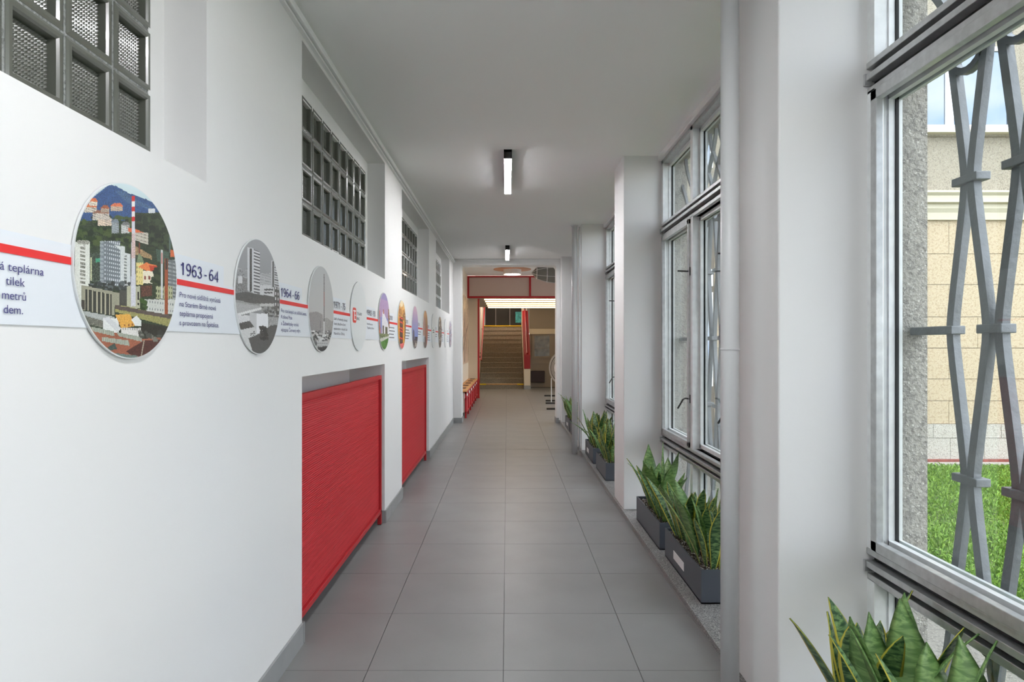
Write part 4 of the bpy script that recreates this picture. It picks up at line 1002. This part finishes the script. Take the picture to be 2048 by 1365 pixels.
o = mesh_obj('printed_photo', v, f, M['photo'], g); c = pm.C.reshape(-1, 3)/255; c = ((c+.055)/1.055)**2.4; c = np.concatenate([c, np.ones((len(c), 1))], 1)
o.data.color_attributes.new('Col', 'FLOAT_COLOR', 'CORNER').data.foreach_set('color', np.repeat(c, 4, 0).astype(np.float32).ravel())
tag(box('wall_pier', (-1.05, -.80, 17.4, 17.7, 0, 2.70), M['cream'], kind='structure'), 'cream pier at the end of the lobby bench', 'wall')
g = thing('red_post', 'tall red metal post beside the cream pier', 'post', (-.775, 17.5, 0)); box('post', (-.80, -.752, 17.42, 17.55, 0, 2.70), M['red2'], g)
box('base_plate', (-.81, -.742, 17.40, 17.57, 0, .01), M['red2'], g); box('bracket', (-.752, -.72, 17.45, 17.5, 1.10, 1.13), M['black'], g)
# bench
g = thing('bench', 'long bench with a plywood top on a red metal frame along the lobby left wall', 'bench', (-.92, 15, 0))
BY0, BY1, BX0, BX1 = 12.6, 17.3, -1.045, -.797
box('seat', (BX0, BX1, BY0, BY1, .515, .54), M['ply'], g)
for y in np.arange(13.2, 17.2, .9): box('seat_inset', (-.98, -.86, y, y+.42, .540, .5415), M['plydark'], g)
box('front_rail', (BX1-.03, BX1, BY0, BY1, .48, .513), M['red2'], g); box('middle_rail', (BX1-.03, BX1, BY0, BY1, .37, .39), M['red2'], g); box('bottom_rail', (BX1-.03, BX1, BY0, BY1, .10, .125), M['red2'], g)
for i, y in enumerate(np.linspace(BY0, BY1-.04, 7)):
    box('leg', (BX1-.032, BX1+.002, y, y+.04, 0, .513), M['red2'], g)
    if i < 6:
        box('front_panel', (BX1-.024, BX1-.016, y+.04, y+.74, .125, .37), M['red'], g); box('price_label', (BX1-.002, BX1+.001, y+.15, y+.45, .42, .47), M['white'], g)
box('leg', (BX0, BX0+.03, BY0, BY0+.04, 0, .513), M['red2'], g)
tag(box('radiator', (-1.045, -.835, BY0+.06, BY0+3.0, .10, .50), M['white'], bevel=.01), 'white radiator box tucked under the near end of the bench', 'radiator')
# stairs
st = thing('staircase', 'straight brown terrazzo staircase rising from the lobby with yellow edge tapes', 'stairs', (-.17, 21.1, 0))
RISE, RUN, NST = .1685, .277, 13; SX0, SX1 = -.90, .545
for i in range(NST):
    y = 21.1+RUN*i; z = RISE*(i+1)
    q = MB(); q.box(SX0, SX1, y, 24.9, z-RISE, z-.03); q.box(SX0, SX1, y-.02, 24.9, z-.03, z)
    so = q.build('step', M['concrete_step'], st)
    if i == 0:
        box('edge_tape', (SX0, SX0+.21, y-.024, y+.01, z-.035, z+.003), M['yellow'], so); box('edge_tape', (SX1-.21, SX1, y-.024, y+.01, z-.035, z+.003), M['yellow'], so); box('nosing', (SX0+.21, SX1-.21, y-.023, y+.01, z-.03, z+.002), M['ply'], so)
    if i == NST-1: box('edge_tape', (SX0, SX1, y-.024, y+.03, z-.03, z+.003), M['yellow'], so)
ZL = RISE*NST
tag(box('floor_2', (-1.4, 4.2, 24.9, 29, ZL-.2, ZL), M['concrete_step'], kind='structure'), 'upper landing behind the staircase', 'floor')
mb = MB(); mb.box(-1.45, -.92, 21.2, 29, 0, 3.7); tag(mb.build('wall_stair_left', M['cream'], kind='structure'), 'cream wall left of the staircase', 'wall')
sp = MB(); y0, y1 = 20.98, 23.6; sl = RISE/RUN
sp.prism_x([(y0, 0), (y0, .667), (y0+.1, .667), (24.9, .667+sl*3.8), (24.9, 0)], .56, .77)
sp_o = thing('stair_parapet', 'cream stair parapet capped by a deep red sloping handrail panel', 'parapet', (.66, y0, 0))
sp.build('parapet', M['cream'], sp_o)
q = MB(); q.prism_x([(y0-.02, .667), (y0-.02, 1.12), (y1, 1.12+sl*(y1-y0)), (y1, .667+sl*(y1-y0))], .56, .765); q.build('red_panel', M['dark_red'], sp_o)
q = MB(); q.tube([(.66, y0+.02, 1.17), (.66, y1, 1.17+sl*(y1-y0))], .025, 8); q.build('handrail', M['dark_red'], sp_o); MB().tube([(.66, y1-.02, 2.3), (.66, y1-.02, 2.95)], .03, 8).build('end_post', M['darkbox'], sp_o)
box('skirting', (.55, .78, y0-.01, y0, 0, .12), M['base'], sp_o)
g = thing('stair_handrail', 'thin red handrail on the wall left of the stairs', 'handrail', (-.87, 21, 1))
MB().tube([(-.86, 21.2, .95), (-.86, 24.8, .95+sl*3.6)], .022, 8).build('rail', M['red2'], g)
for y in (21.6, 23, 24.4): MB().tube([(-.92, y, .93+sl*(y-21.2)), (-.86, y, .93+sl*(y-21.2))], .01, 6).build('bracket', M['black'], g)
rw = tag(box('wall_stair_right', (.77, 4.2, 22.0, 22.2, 0, 3.7), M['taupe'], kind='structure'), 'taupe wall right of the staircase', 'wall')
tag(box('trim_4', (.77, 4.0, 21.9, 22.0, 1.82, 2.0), M['cream'], kind='structure'), 'pale horizontal beam across the wall right of the stairs', 'trim')
tag(box('trim_5', (.78, 4.0, 21.97, 22.0, .80, .835), M['taupe'], kind='structure'), 'slim taupe rail below the interior window', 'trim')
g = structure('window_12', 'dark framed interior window right of the stair parapet', 'window', (1.2, 21.98, 1.4))
q = MB(); q.box(.86, 1.62, 21.95, 22.0, 1.0, 1.06); q.box(.86, 1.62, 21.95, 22.0, 1.76, 1.81); q.box(.86, .94, 21.95, 22.0, 1.06, 1.76); q.box(1.46, 1.62, 21.95, 22.0, 1.06, 1.76); q.box(.94, 1.46, 21.96, 22, 1.33, 1.345)
q.build('frame', M['taupe'], g); q = MB().box(.94, 1.46, 21.975, 21.98, 1.06, 1.76); q.build('pane', mat('interior_pane', (110, 108, 100), .08, spec=1, var=.3, vscale=7), g)
g = thing('notice_box', 'dark box on the wall below the interior window', 'box', (1.05, 21.98, .36)); box('body', (.81, 1.29, 21.88, 22.0, .17, .56), M['darkbox'], g, bevel=.01); box('hook', (1.0, 1.06, 21.95, 22.0, .56, .63), M['taupe'], g)
tag(box('wall_landing', (-1.4, 4.2, 27.3, 27.5, ZL, 3.7), M['taupe'], kind='structure'), 'dark wall at the back of the upper landing', 'wall')
g = structure('door_1', 'dark double door on the upper landing', 'door', (-.2, 27.28, ZL))
for x0, x1 in ((-1.0, -.5), (-.46, .1), (.14, .7)): box('door_leaf', (x0, x1, 27.24, 27.3, ZL, 3.5), M['darkglass'], g)
for x in (-.48, .12): box('door_frame', (x-.02, x+.02, 27.2, 27.3, ZL, 3.5), M['taupe'], g)
tag(box('poster', (.36, .63, 27.22, 27.235, 2.40, 2.86), M['teal']), 'teal poster on the dark landing door', 'poster')
# round exhibit
cx, cy, cz, R0 = 1.40, 16.1, .86, .415; ang = .72
g = thing('round_exhibit', 'upright round exhibit with concentric pale and dark rings on a thin stand', 'exhibit', (cx, cy, 0))
def ring(r0, r1, d0, d1, m, name):
    n = 40; v = []; f = []
    for r, d in ((r0, d0), (r0, d1), (r1, d1), (r1, d0)):
        for k in range(n):
            a = 2*PI*k/n; lx = r*math.cos(a); v.append((cx+lx*math.cos(ang)+d*math.sin(ang), cy-lx*math.sin(ang)+d*math.cos(ang), cz+r*math.sin(a)))
    for i in range(4):
        for k in range(n): f.append((i*n+k, i*n+(k+1) % n, ((i+1) % 4)*n+(k+1) % n, ((i+1) % 4)*n+k))
    mesh_obj(name, v, f, m, g)
for r1, r0, m_ in ((.415, .36, 'grey_ring'), (.36, .342, 'black'), (.342, .31, 'grey_ring'), (.31, .30, 'mesh'), (.30, .26, 'grey_ring'), (.26, .235, 'black'), (.235, .001, 'white')): ring(r0, r1, -.03-.02*(m_ == 'white'), .03, M[m_], 'ring')
MB().tube([(1.107, 16.0, 0), (1.107, 16.0, .62)], .012, 8).build('pole', M['white'], g)
for y in (15.7, 16.4): box('foot', (.95+(y-15.7)*.06, 1.9, y-.03, y+.05, 0, .035), M['black'], g)
MB().add([(1.35, 16.35, 0), (1.5, 16.35, 0), (1.45, 16.4, .4), (1.5, 16.4, .4)], [(0, 1, 3, 2)]).build('brace', M['black'], g)
for y, lb in ((18.0, 'rear black floor bar behind the round exhibit'), (14.3, 'front black floor bar before the round exhibit')):
    g = thing('floor_bar', lb, 'bar', (1.5, y, 0)); box('bar', ((1.05 if y > 15 else .885), 2.0, y-.04, y+.05, 0, .035), M['black'], g, bevel=.004); box('foot_pad', (1.2, 1.28, y-.03, y+.04, 0, .003), M['mesh'], g)
